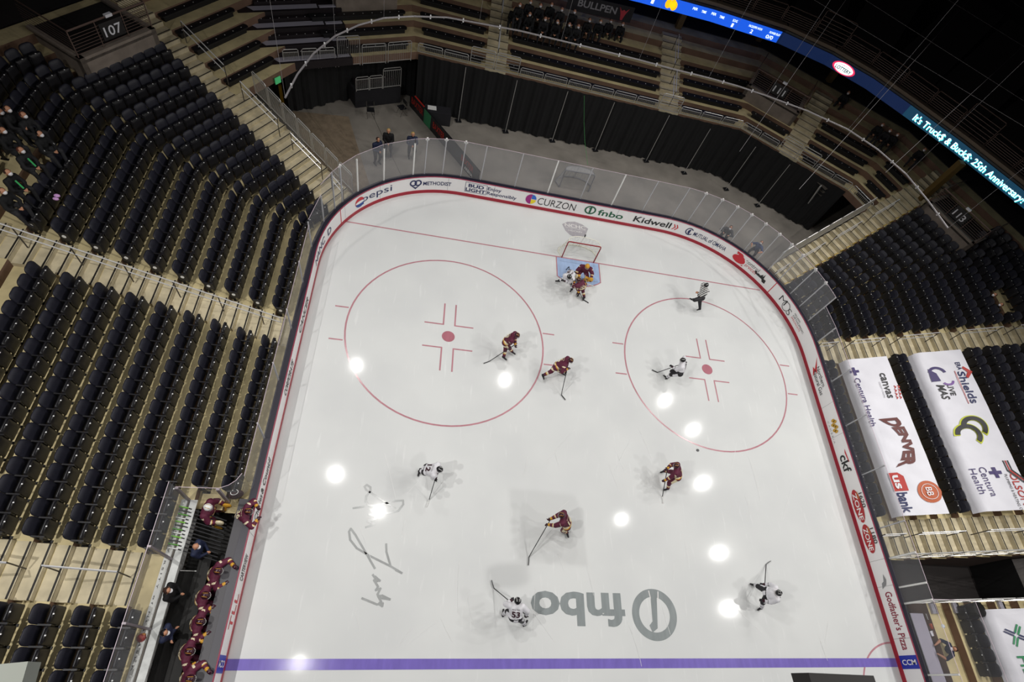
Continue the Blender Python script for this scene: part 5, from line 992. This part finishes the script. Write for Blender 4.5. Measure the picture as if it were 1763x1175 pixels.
def kit(base, s1, s2, pants, sock, glove, gcuff):
    def st(z, t, c, J):
        if z == 'torso':
            h = (c - J['pel']).dot(J['up']); 
            if -.05 < h < .02: return s2
            if .02 <= h < .05: return s1
            return base
        if z == 'hip': h = (c - J['pel']).dot(J['up']); return s2 if h > .045 else (s1 if h > .0 else pants)
        if z == 'uparm': s = 1 if (c - J['shR']).length < (c - J['shL']).length else -1; return s2 if .12 < t < .34 and (c - (J['shR'] if s > 0 else J['shL'])).dot(J['rt']) * s > .045 and abs((c - (J['shR'] if s > 0 else J['shL'])).dot(J['fb'])) < .05 else base
        if z == 'loarm': return s2 if .16 < t < .30 else (s1 if .30 <= t < .38 else (gcuff if t > .78 else base))
        if z == 'hand': return glove
        if z == 'thigh': s = 1 if (c - J['hpR']).length < (c - J['hpL']).length else -1; a = J['hpR'] if s > 0 else J['hpL']; k = J['knR'] if s > 0 else J['knL']; return s2 if (c - a.lerp(k, t)).dot(J['rt']) * s > .085 and t < .8 else pants
        if z == 'shin': return s2 if .34 < t < .52 else (s1 if .52 <= t < .6 else (BKJ if t > .86 else sock))
        if z == 'foot': return BKJ
        if z == 'neck': return base
        return SKIN
    return st
STM = kit(MRN, GLD, CRM, MRN, MRN, HMB, GLD); STW = kit(WJ, BKJ, WJ, BKJ, WJ, BKJ, HMB)
def suit(top, bottom, hand=SKIN, shoe=BKJ, sleeve=None):
    def st(z, t, c, J):
        if z in ('torso', 'uparm', 'neck'): return top
        if z == 'loarm': return sleeve or top
        if z in ('hip', 'thigh', 'shin'): return bottom
        if z == 'foot': return shoe
        if z == 'hand': return hand
        return SKIN
    return st
def helmet(e, J, m, cage=True, off=Vector((0, 0, 0))):
    h = J['head']; fc = J['face']; hu = (h - J['neck']).normalized(); hu = (hu - fc * hu.dot(fc)).normalized(); rt = fc.cross(hu); R_ = Matrix((rt, fc, hu)).transposed(); mb = MB(); vs = []; fs = []; nu, nv = 16, 7
    for j in range(nv + 1):
        t = math.radians(100) * j / nv
        for i in range(nu): a = 2 * math.pi * i / nu; k = 1 + (.12 if math.cos(a) ** 8 > .5 else 0) * math.sin(t); vs.append(h + R_ @ Vector((.112 * math.sin(t) * math.cos(a) * k, .135 * math.sin(t) * math.sin(a) - .01, .125 * math.cos(t) + .01)) + off)
    for j in range(nv):
        for i in range(nu): fs.append((j * nu + i, (j + 1) * nu + i, (j + 1) * nu + (i + 1) % nu, j * nu + (i + 1) % nu))
    mb.add(vs, fs, m); [mb.tube([h + off + R_ @ Vector((s * .05, -.09, .115)), h + off + R_ @ Vector((s * .06, .06, .12))], .008, WHT if m is HBK else GLD, 4) for s in (-1, 1)]; mb.build('helmet', e, True)
    if cage:
        mb = MB()
        for a in (-40, -20, 0, 20, 40): q = math.radians(a); mb.tube([h + off + R_ @ Vector((.12 * math.sin(q), .135 * math.cos(q), .03)), h + off + R_ @ Vector((.11 * math.sin(q), .145 * math.cos(q), -.05)), h + off + R_ @ Vector((.07 * math.sin(q), .11 * math.cos(q), -.11))], .005, STEEL, 4)
        for z in (-.02, -.06): mb.tube([h + off + R_ @ Vector((.125 * math.sin(math.radians(a)), .145 * math.cos(math.radians(a)), z)) for a in range(-60, 61, 20)], .005, STEEL, 4)
        mb.build('face_cage', e)
def backnum(e, J, s, m, sh=None, off=Vector((0, 0, 0)), bulk=1.2, name='MILLER'):
    up, rt, fb = J['up'], J['rt'], J['fb']; c = J['pel'].lerp(J['neck'], .56) + off; R_ = .148 * bulk
    f = lambda u, v: c + rt * (-u if 0 else u) + up * v - fb * (R_ * (1 - .5 * (u / .3) ** 2) + .016)
    mb = MB(); w_ = .15 if len(s) > 1 else .075; puttext(mb, s, f, -w_, w_, -.14, .24, m, .05); puttext(mb, name, f, -.13, .13, .15, .05, m, .02); mb.build('jersey_number', e)
def skater(label, head, pelv, hands, feet, face, style, hm, num=None, nm=None, toes=None, zh=1.42, zp=.86, zhand=(.85, .85), blade=None, bladecol=BLK, group=None, bend=0, sticklabel=None, bent=False, lift=(0, 0)):
    """all joints are read off the photo as pixels at a stated height, then posed in 3d"""
    H = P(*head, zh); Pv = P(*pelv, zp); fc = Vector((face[0], face[1], -.35)).normalized(); hand3 = [P(*hands[i], zhand[i]) for i in (0, 1)]; foot3 = [P(*feet[i], .12 + lift[i]) for i in (0, 1)]
    base = Vector((Pv.x, Pv.y, 0)); nk = H - Vector((fc.x, fc.y, 0)).normalized() * .09 - Vector((0, 0, .19)); 
    L_ = (nk - Pv).length; nk = Pv + (nk - Pv) * (max(.44, min(.56, L_)) / L_); H = nk + Vector((fc.x, fc.y, 0)).normalized() * .10 + Vector((0, 0, .18))
    J = skel(Pv - base, nk - base, H - base, fc, [h - base for h in hand3], [f - base for f in foot3], 1.15)
    if toes: J['toeL'], J['toeR'] = Vector((*toes[0], 0)), Vector((*toes[1], 0))
    e = empty('person', base, label=label, cat='person', group=group); o = bpy.data.objects.new('body', body(J, style, 1.3, True, .02)); C.objects.link(o); o.parent = e
    helmet(e, J, hm)
    if num: backnum(e, J, num, CRM if style is STM else HMB, name=nm or 'RYAN', bulk=1.3)
    for n in 'LR':
        an = J['an' + n]; fd = (J.get('toe' + n) or Vector((fc.x, fc.y, 0))).normalized(); mb = MB(); mb.bar(an - fd * .1 + Vector((0, 0, -.112)), an + fd * .2 + Vector((0, 0, -.112)), .008, .02, STEEL); mb.bar(an - fd * .08 + Vector((0, 0, -.09)), an + fd * .18 + Vector((0, 0, -.09)), .018, .03, WHT); mb.build('skate_blade', e)
    if blade:
        top, low = J['hdR' if blade[2] else 'hdL'] + base, J['hdL' if blade[2] else 'hdR'] + base; hl = P(*blade[0], .03); tp = P(*blade[1], .03)
        if not bent: top = low + (low - hl).normalized() * .35 if (top - low).length < .05 else top
        d = (low - hl).normalized(); end = low + d * max(.1, min(.5, (1.48 - (low - hl).length))); s_ = empty('hockey_stick', hl, label=sticklabel or label.replace('player', 'stick held by player', 1), cat='hockey stick', group='sticks in play')
        mb = MB(); mb.bar(Vector((0, 0, 0)), end - hl, .028, .022, bladecol if bladecol is not WHT else BLK); mb.build('shaft', s_); bd_ = (tp - hl); bd_ = bd_.normalized() * .3 if bd_.length > .01 else Vector((.3, 0, 0)); mb = MB(); q = bd_.cross(Vector((0, 0, 1))).normalized()
        pts = [Vector((0, 0, 0)), bd_ * .5 + q * .012, bd_ + q * .035]
        for i in range(2): mb.bar(pts[i], pts[i + 1], .014, .07, bladecol)
        mb.build('blade', s_)
    SKIP.append((base.x, base.y, .3)); return e
def c1(x, y, ox, oy, s): return (ox + x / s, oy + y / s)
s1 = 16.79; q = lambda x, y: c1(x, y, 830, 560, s1)
skater('maroon player coasting upright with stick held low, left of the slot', q(1010, 290), q(690, 470), (q(960, 560), q(900, 480)), (q(620, 960), q(880, 780)), (.9, -.35), STM, HMB, '27', toes=((.8, -.6), (.85, -.5)), blade=(q(210, 1050), q(190, 1060), 1), zh=1.5, zp=.88)
s1 = 13.06; q = lambda x, y: c1(x, y, 915, 600, s1)
skater('maroon player striding with rear leg stretched out behind', q(880, 270), q(570, 400), (q(750, 600), q(800, 470)), (q(260, 610), q(690, 560)), (.85, -.3), STM, HMB, '5', toes=((.3, -.9), (.8, -.3)), blade=(q(670, 1050), q(740, 1120), 0), bladecol=BLK, zh=1.38, zp=.84, zhand=(.75, 1.0), lift=(.15, 0))
s1 = 16.79; q = lambda x, y: c1(x, y, 1120, 600, s1)
skater('white player number 28 gliding inside the circle by its dot', q(940, 340), q(860, 690), (q(640, 540), q(1000, 420)), (q(470, 840), q(520, 830)), (-.75, .25), STW, HBK, '28', toes=((-.6, .6), (-.7, -.5)), blade=(q(200, 700), q(120, 670), 0), zh=1.42, zp=.86, zhand=(.8, 1.0))
s1 = 13.06; q = lambda x, y: c1(x, y, 700, 780, s1)
skater('white player leaning forward near the handwriting on the ice', q(745, 370), q(440, 380), (q(650, 600), q(690, 440)), (q(290, 420), q(330, 380)), (.9, -.25), STW, HBK, '12', toes=((-.2, -.9), (.7, -.5)), blade=(q(505, 1060), q(490, 1130), 0), bladecol=WHT, zh=1.42, zp=.84, zhand=(.7, .95))
q = lambda x, y: c1(x, y, 1120, 780, s1)
skater('maroon player crouching with both gloves out, right of centre', q(590, 290), q(620, 520), (q(330, 620), q(380, 350)), (q(390, 810), q(310, 410)), (-.75, .25), STM, HMB, '9', toes=((-.9, -.3), (-.8, -.3)), blade=(q(265, 990), q(285, 1080), 0), bladecol=WHT, zh=1.42, zp=.86, zhand=(.7, .95))
s1 = 11.75; q = lambda x, y: c1(x, y, 900, 870, s1)
skater('maroon player reaching one stick far out, above the big ice logo', q(790, 210), q(900, 400), (q(530, 400), q(570, 280)), (q(900, 560), q(930, 380)), (-.9, .2), STM, HMB, '16', toes=((.3, -.9), (-.8, 0)), blade=(q(120, 1060), q(125, 1140), 0), bladecol=BLK, zh=1.45, zp=.88, zhand=(.85, .9))
s1 = 13.06; q = lambda x, y: c1(x, y, 835, 995, s1)
skater('white player skating away beside the big ice logo', q(735, 530), q(690, 900), (q(585, 520), q(930, 850)), (q(410, 830), q(900, 1060)), (.05, 1.0), STW, HBK, '53', 'FORTIN', toes=((.1, 1), (.5, .6)), blade=(q(200, 240), q(140, 90), 0), zh=1.48, zp=.9, zhand=(.9, .85))
s1 = 12.37; q = lambda x, y: c1(x, y, 1285, 960, s1)
skater('white player in a wide stance near the penalty side boards', q(670, 760), q(440, 770), (q(370, 930), q(380, 580)), (q(320, 1080), q(180, 590)), (-.95, .1), STW, HBK, '8', toes=((-.8, -.4), (-.8, .2)), blade=(q(420, 150), q(500, 70), 1), zh=1.42, zp=.88, zhand=(.75, .75))
s1 = 8.7; q = lambda x, y: c1(x, y, 945, 395, s1)
skater('white player in the crease crowd bending over toward the ice', q(280, 750), q(340, 660), (q(230, 770), q(310, 800)), (q(130, 780), q(350, 940)), (-.3, -.9), STW, HBK, '17', toes=((-.9, -.1), (-.5, -.8)), zh=1.3, zp=.85, zhand=(.75, .7), blade=(q(300, 560), q(260, 620), 0))
skater('maroon player pushing the white player in front of the crease', q(450, 760), q(510, 850), (q(380, 800), q(440, 950)), (q(450, 960), q(530, 1020)), (-.6, .6), STM, HMB, '22', toes=((-.3, -.8), (-.3, -.8)), zh=1.38, zp=.88, zhand=(.9, .6), blade=(q(520, 1060), q(600, 1100), 1))
# goalkeeper in the crease
def goalie(label, base, face, gz=0, crouch=True, hmask='helmet', pads=GLD, mpix=None):
    f = Vector((face[0], face[1], 0)).normalized(); r = f.cross(Vector((0, 0, 1))); Z_ = Vector((0, 0, 1)); zp = .62 if crouch else .92
    pel = Z_ * zp - f * .12; nk = pel + f * (.26 if crouch else .05) + Z_ * .42; hd = nk + f * .09 + Z_ * .19
    J = skel(pel, nk, hd, (f - Z_ * .3).normalized(), (f * .42 - r * .42 + Z_ * .62, f * .4 + r * .4 + Z_ * .55) if crouch else (f * .3 - r * .3 + Z_ * .95, f * .3 + r * .3 + Z_ * .95), (-r * .3 + Z_ * .1, r * .3 + Z_ * .1), 1.25)
    e = empty('person', (*base, gz), label=label, cat='person'); o = bpy.data.objects.new('body', body(J, STM, 1.35, True, .022)); C.objects.link(o); o.parent = e; helmet(e, J, GLD if crouch else WHT)
    for n in 'LR':
        kn, an = J['kn' + n], J['an' + n]; mb = MB(); mb.bar(kn + Z_ * .12 + f * .1, an + f * .12, .28, .1, pads); mb.build('leg_pad', e)
        h = J['hd' + n]; mb = MB(); mb.ell(h + f * .06, (.14, .07, .17), pads if n == 'L' else CRM, 10, 6); mb.build('catch_glove' if n == 'L' else 'blocker', e)
    SKIP.append((base[0], base[1], .4)); return e, J
b_ = P(*q(540, 590), .8); e, J = goalie('maroon goalkeeper crouching in the blue crease with gold gloves', (b_.x, b_.y), (-.15, -1))
s_ = empty('goalkeeper_stick', (b_.x + .35, b_.y - .35, 0), label='pale goalkeeper stick at the edge of the crease', cat='hockey stick'); mb = MB(); mb.bar((0, 0, .05), (-.35, -.05, .75), .03, .025, CRM); mb.build('shaft', s_); mb = MB(); mb.bar((0, 0, .05), (.35, -.08, .05), .02, .1, WHT); mb.build('blade', s_)
# referee
s1 = 15.67; q = lambda x, y: c1(x, y, 1180, 475, s1)
def ref(z, t, c, J):
    if z in ('torso', 'uparm', 'loarm', 'neck'):
        if z == 'uparm' and t > .55 and (c - J['shR']).length < (c - J['shL']).length and .55 < t < .9: return ORG
        return BKJ if math.sin(((c - J['pel']).dot(J['rt']) + (c - J['pel']).dot(J['up']) * .25) * 62) > .05 else WHT
    if z == 'hand': return SKIN
    if z in ('hip', 'thigh', 'shin', 'foot'): return BKJ
    return SKIN
skater('referee in black and white stripes with orange armband, one leg lifted', q(570, 240), q(430, 560), (q(360, 470), q(380, 600)), (q(210, 640), q(390, 960)), (-.75, -.3), ref, HBK, toes=((-.6, .3), (-.8, -.3)), zh=1.68, zp=.98, zhand=(1.05, .95), lift=(.45, 0))
# bench players
def seated(label, px, py, face, style, hm=None, num=None, nm=None, zhead=1.32, zseat=.60, zfloor=0, hands='lap', group=None, hair=HAIR, mask=False, bulk=1.2, glove=True, voxel=.022, reach=None, proto=None, name='person', lean=.12, ret=False):
    H = P(px, py, zfloor + zhead); f = Vector((face[0], face[1], 0)).normalized(); r = f.cross(Vector((0, 0, 1))); Z_ = Vector((0, 0, 1)); base = Vector((H.x, H.y, zfloor)) - f * (lean + .1)
    if proto is not None: return dup(proto, base, math.atan2(f.y, f.x), label=label, group=group)
    rz = math.atan2(f.y, f.x) if ret else 0
    if ret: f = Vector((1, 0, 0)); r = f.cross(Z_)
    pel = Z_ * zseat; nk = pel + f * lean + Z_ * .47; hd = nk + f * .09 + Z_ * (zhead - zseat - .47)
    hh = {'lap': (f * .42 - r * .06 + Z_ * (zseat + .1), f * .42 + r * .06 + Z_ * (zseat + .1)), 'wide': (f * .45 - r * .3 + Z_ * (zseat + .25), f * .45 + r * .3 + Z_ * (zseat + .3)), 'out': (f * .62 - r * .25 + Z_ * (zseat + .45), f * .5 + r * .3 + Z_ * (zseat + .3))}[hands]
    J = skel(pel, nk, hd, (f + Z_ * (.25 if mask else -.2)).normalized(), hh, (f * .48 - r * .16 + Z_ * .1, f * .48 + r * .16 + Z_ * .1), bulk - .07)
    e = empty(name, base, rz, label=label, cat='person', group=group); o = bpy.data.objects.new('body', body(J, style, bulk, glove, voxel)); C.objects.link(o); o.parent = e
    if hm: helmet(e, J, hm)
    else: hairdo(e, J, hair)
    if mask: facemask(e, J)
    if num: backnum(e, J, num, CRM if style is STM else HMB, name=nm or 'BATES', bulk=bulk)
    SKIP.append((base.x, base.y, .55)); return e
def hairdo(e, J, m):
    h, fc = J['head'], J['face']; hu = (h - J['neck']).normalized(); mb = MB(); mb.ell(h + hu * .03 - fc * .035, (.098, .105, .095), m, 12, 7); mb.build('hair', e, True)
def facemask(e, J):
    h, fc = J['head'], J['face']; hu = (h - J['neck']).normalized(); mb = MB(); mb.ell(h + fc * .068 - hu * .04, (.072, .072, .066), MSK, 10, 6); mb.build('face_mask', e, True)
def standing(label, px, py, zhead, face, style, zfloor=0, hm=None, hair=HAIR, hands='front', mask=False, bulk=1.05, lean=.06, glove=False, num=None, group=None):
    H = P(px, py, zfloor + zhead); f = Vector((face[0], face[1], 0)).normalized(); r = f.cross(Vector((0, 0, 1))); Z_ = Vector((0, 0, 1)); base = Vector((H.x, H.y, zfloor)) - f * (lean + .07)
    k = zhead / 1.68; pel = Z_ * .96 * k; nk = pel + f * lean + Z_ * (.50 * k - lean * .3); hd = nk + f * .07 + Z_ * .20
    hh = {'front': (f * .28 - r * .05 + Z_ * .98, f * .28 + r * .05 + Z_ * .98), 'folded': (f * .2 + r * .15 + Z_ * 1.15, f * .2 - r * .15 + Z_ * 1.15), 'over': (f * .55 - r * .25 + Z_ * 1.15, f * .6 + r * .22 + Z_ * 1.12), 'desk': (f * .5 - r * .2 + Z_ * .9, f * .5 + r * .2 + Z_ * .9), 'side': (-r * .3 + Z_ * .8, r * .3 + Z_ * .8)}[hands]
    J = skel(pel, nk, hd, (f - Z_ * .2).normalized(), hh, (-r * .14 + Z_ * .1, r * .14 + Z_ * .1), bulk); e = empty('person', base, label=label, cat='person', group=group)
    o = bpy.data.objects.new('body', body(J, style, bulk, glove, .02)); C.objects.link(o); o.parent = e
    if hm: helmet(e, J, hm)
    elif hair: hairdo(e, J, hair)
    if mask: facemask(e, J)
    if num: backnum(e, J, num, CRM, name='MATT')
    SKIP.append((base.x, base.y, .3)); return e
s1 = 8.815; BP = []
for i, (x, y, n_, nm, lab, hd_) in enumerate(((1200, 740, '3', 'BIONDI', 'maroon bench player with both arms on the boards, topmost of the row', 'out'), (1010, 1110, '7', 'LAFER', 'maroon bench player second down, head bowed', 'wide'))):
    seated(lab, 240 + x / s1, 900 + y / s1, (1, -.05), STM, HMB, n_, nm, hands=hd_, zfloor=.12, lean=.22, bulk=1.3)
s1 = 8.014
for i, (x, y, n_, nm, lab, hd_) in enumerate(((1330, 250, '6', 'KAISER', 'maroon bench player third down, stick across the shelf', 'wide'), (1180, 660, '20', 'BENDER', 'maroon bench player fourth down with white stick end', 'wide'), (1190, 1040, '9', 'SWANEY', 'maroon bench player at the bottom edge of the picture', 'out'))):
    seated(lab, 180 + x / s1, 1040 + y / s1, (1, -.05), STM, HMB, n_, nm, hands=hd_, zfloor=.12, lean=.22, bulk=1.3)
standing('maroon player number 36 leaning over the boards at the bench door', 427, 880, 1.52, (1, .1), STM, .0, HMB, hands='over', lean=.3, bulk=1.25, glove=True, num='36')
H = P(362, 873, 1.7); e, J = goalie('backup goalkeeper in white helmet and gold pads standing at the bench', (H.x - .1, H.y), (1, -.15), 0.1, False)
CO = suit(NVJ, BKJ)
standing('bald coach in dark jacket holding papers behind the players', 337, 941, 1.72, (1, -.1), CO, .12, hair=None, mask=True)
standing('coach in black jacket with pale blue shoulder marks by the glass post', 288, 1017, 1.72, (1, 0), suit(SUIT, BKJ), .12, mask=True)
standing('coach in a dark cap with folded bare forearms', 283, 1090, 1.72, (1, -.1), CO, .12, hair=HBK, mask=True, hands='folded')
standing('scorer in navy shirt with yellow tag leaning at the table', 1646, 1118, 1.55, (-1, .05), suit(NVJ, BKJ, sleeve=SKIN), 0, hands='desk', lean=.25, mask=True)
standing('worker in navy jacket and dark cap seen from behind, left of three', 651, 240, 1.62, (.5, -.6), suit(NVJ, BKJ), hair=HAIR)
standing('worker in pale yellow cap and dark jacket, middle of three', 669, 225, 1.66, (.1, -1), suit(SUIT, BKJ), hair=HAIRB)
standing('worker in pale cap partly behind the glass, right of three', 711, 231, 1.6, (.2, -1), suit(NVJ, BKJ), hair=HAIRB)
standing('boards worker in dark coat and white mask bending behind the end glass', 1259, 391, 1.35, (-.5, -.8), suit(M('coat_grey', '3a3c40', .8), BKJ), hands='desk', lean=.25, mask=True, hair=HAIR)
q3 = (1311, 418); seated('boards worker in blue shirt sitting behind the skyline advert', q3[0], q3[1], (-.6, -.6), suit(M('shirt_blue', '2e4470', .8), BKJ, sleeve=SKIN), zhead=1.25, zseat=.55, hands='wide', mask=True, glove=False, bulk=1.0)
# spectators: three seated prototypes, copied
SS = [suit(SUIT, M('trousers_dark', '1a1a1d', .8)), suit(M('hoodie_black', '0f1012', .85), M('trousers_grey', '26262a', .85)), suit(M('jacket_charcoal', '17171a', .8), M('trousers_dark', '1a1a1d', .8))]
PRO = [None, None, None]
def spect(i, label, px, py, face, k, group):
    z = fz(k); pr_ = PRO[i % 3]
    if pr_ is None: PRO[i % 3] = seated(label, px, py, face, SS[i % 3], zhead=1.22, zseat=.52, zfloor=z, hands='lap', mask=True, glove=False, bulk=1.0, voxel=.024, group=group, hair=(HAIR, HBK, M('hair_red', '5a2a1c', .8))[i % 3], ret=True); return PRO[i % 3]
    e = seated(label, px, py, face, None, zhead=1.22, zseat=.52, zfloor=z, proto=pr_, group=group, lean=.12); SKIP.append((e.location.x, e.location.y, .45)); return e
s1 = 7.34; G1 = 'people in dark suits in the end stand'
L1 = [(195, 110), (385, 180), (580, 240), (735, 275), (885, 310), (998, 335), (1140, 255), (1280, 272), (1412, 265), (1560, 305)]
for i, (x, y) in enumerate(L1): spect(i, 'masked spectator in dark clothes, %s from the first end stair, front row' % ORD[i], 860 + x / s1, y / s1, (-.1, -1), 10.7 + (0 if i < 6 else .3), G1)
for i, (x, y) in enumerate([(260, 60), (395, 22), (520, 70), (660, 58), (790, 120), (950, 148)]): spect(i + 1, 'masked spectator in dark clothes, %s from the first end stair, back row' % ORD[i], 860 + x / s1, y / s1, (-.1, -1), 12, G1)
s1 = 5.873; G2 = 'spectators high beside the long railed stair'
L2 = [((240, 110), 12, 'resting chin on hand, highest of the group'), ((30, 265), 12, 'with grey mask at the picture edge'), ((405, 300), 11, 'in striped track top'), ((215, 465), 11, 'with green lanyard and pale mask'), ((85, 690), 11, 'with long green lanyard, nearest the stair but one'), ((30, 880), 11, 'with lilac mask, nearest the stair'), ((5, 75), 12, 'with green mask at the very edge'), ((80, 50), 12.6, 'half hidden in the dark above the others')]
LAN = M('lanyard_green', '27a455', .6); STRP = M('stripe_white', 'dadade', .6)
for i, ((x, y), k, l) in enumerate(L2):
    e = spect(i + 2, 'masked spectator in dark clothes ' + l, x / s1, 180 + y / s1, (.95, -.3), k - .3, G2); mb = MB()
    if 'green' in l: mb.bar((.27, .0, .93), (.44, -.02, .70), .05, .015, LAN); mb.build('lanyard', e)
    elif 'striped' in l: [mb.bar((.10, s * .21, .95), (.28, s * .22, .70), .015, .03, STRP) for s in (-1, 1)]; mb.build('sleeve_stripe', e)
for i, (x, y, l) in enumerate(((1712, 508, 'and blue mask, upper of two in the side stand'), (1723, 525, 'and pale mask, lower of two in the side stand'))): spect(i, 'bald spectator in dark clothes ' + l, x, y, (-.95, -.2), 8.6, 'pair of spectators above the stair')
for i, (x, y) in enumerate(((1461, 160), (1520, 215), (1533, 225), (1546, 232), (1592, 258))): spect(i, 'dim spectator under the ribbon board, %s from the 111 sign' % ORD[i], x, y, (-.7, -.7), 12.2, 'dim people below the ribbon board')
for i, (x, y, col) in enumerate(((92, 278, '2fae5a'), (60, 315, '2fae5a'))):
    pass
mb = MB(); a = P(98, 337, fz(10) + .6); mb.ell(a, (.1, .07, .05), M('shoe_pink', 'd8a6e0', .5), 8, 5); mb.ell(a + Vector((.02, -.15, 0)), (.1, .06, .05), M('shoe_pink', 'd8a6e0', .5), 8, 5); mb.build('lilac_shoes', label='pair of pale lilac shoes propped on a seat back', cat='shoes')
# ------------------------------------------------------------------ place the seats (called after the people are known)
vis = []
for s in SEATS:
    if any(math.hypot(s[0] - q[0], s[1] - q[1]) < q[2] for q in SKIP): continue
    px, py, scl = PJ((s[0], s[1], s[2] + .6))
    if -25 < px < 1790 and -25 < py < 1200: vis.append((scl, s))
vis.sort(key=lambda q: -q[0]); used = {}
for i, (scl, s) in enumerate(vis):
    x, y, z, ang, lab, cap = s
    if i < 300:
        zone = 'folding seats on the bench side' if x < 0 else 'folding seats on the penalty box side'
        e = empty('stadium_chair', (x, y, z), ang, label=lab, cat='seat', group=zone)
        for n_, me_ in SP: o = bpy.data.objects.new(n_, me_); C.objects.link(o); o.parent = e
        if cap: o = bpy.data.objects.new('end_panel', CAPM); C.objects.link(o); o.parent = e
mb = MB()
for m_ in allm.ms: mb.mi(m_)
for scl, (x, y, z, ang, lab, cap) in vis[300:]:
    ca, sa = math.cos(ang), math.sin(ang); off_ = len(mb.v)
    mb.v += [(x + ca * v[0] - sa * v[1], y + sa * v[0] + ca * v[1], z + v[2]) for v in (Vector(q) for q in allm.v)]; mb.f += [tuple(q + off_ for q in f_) for f_ in allm.f]; mb.m += allm.m
mb.build('distant_stadium_chairs', label='remaining black folding seats far up and across the stands', cat='seats', kind='stuff')
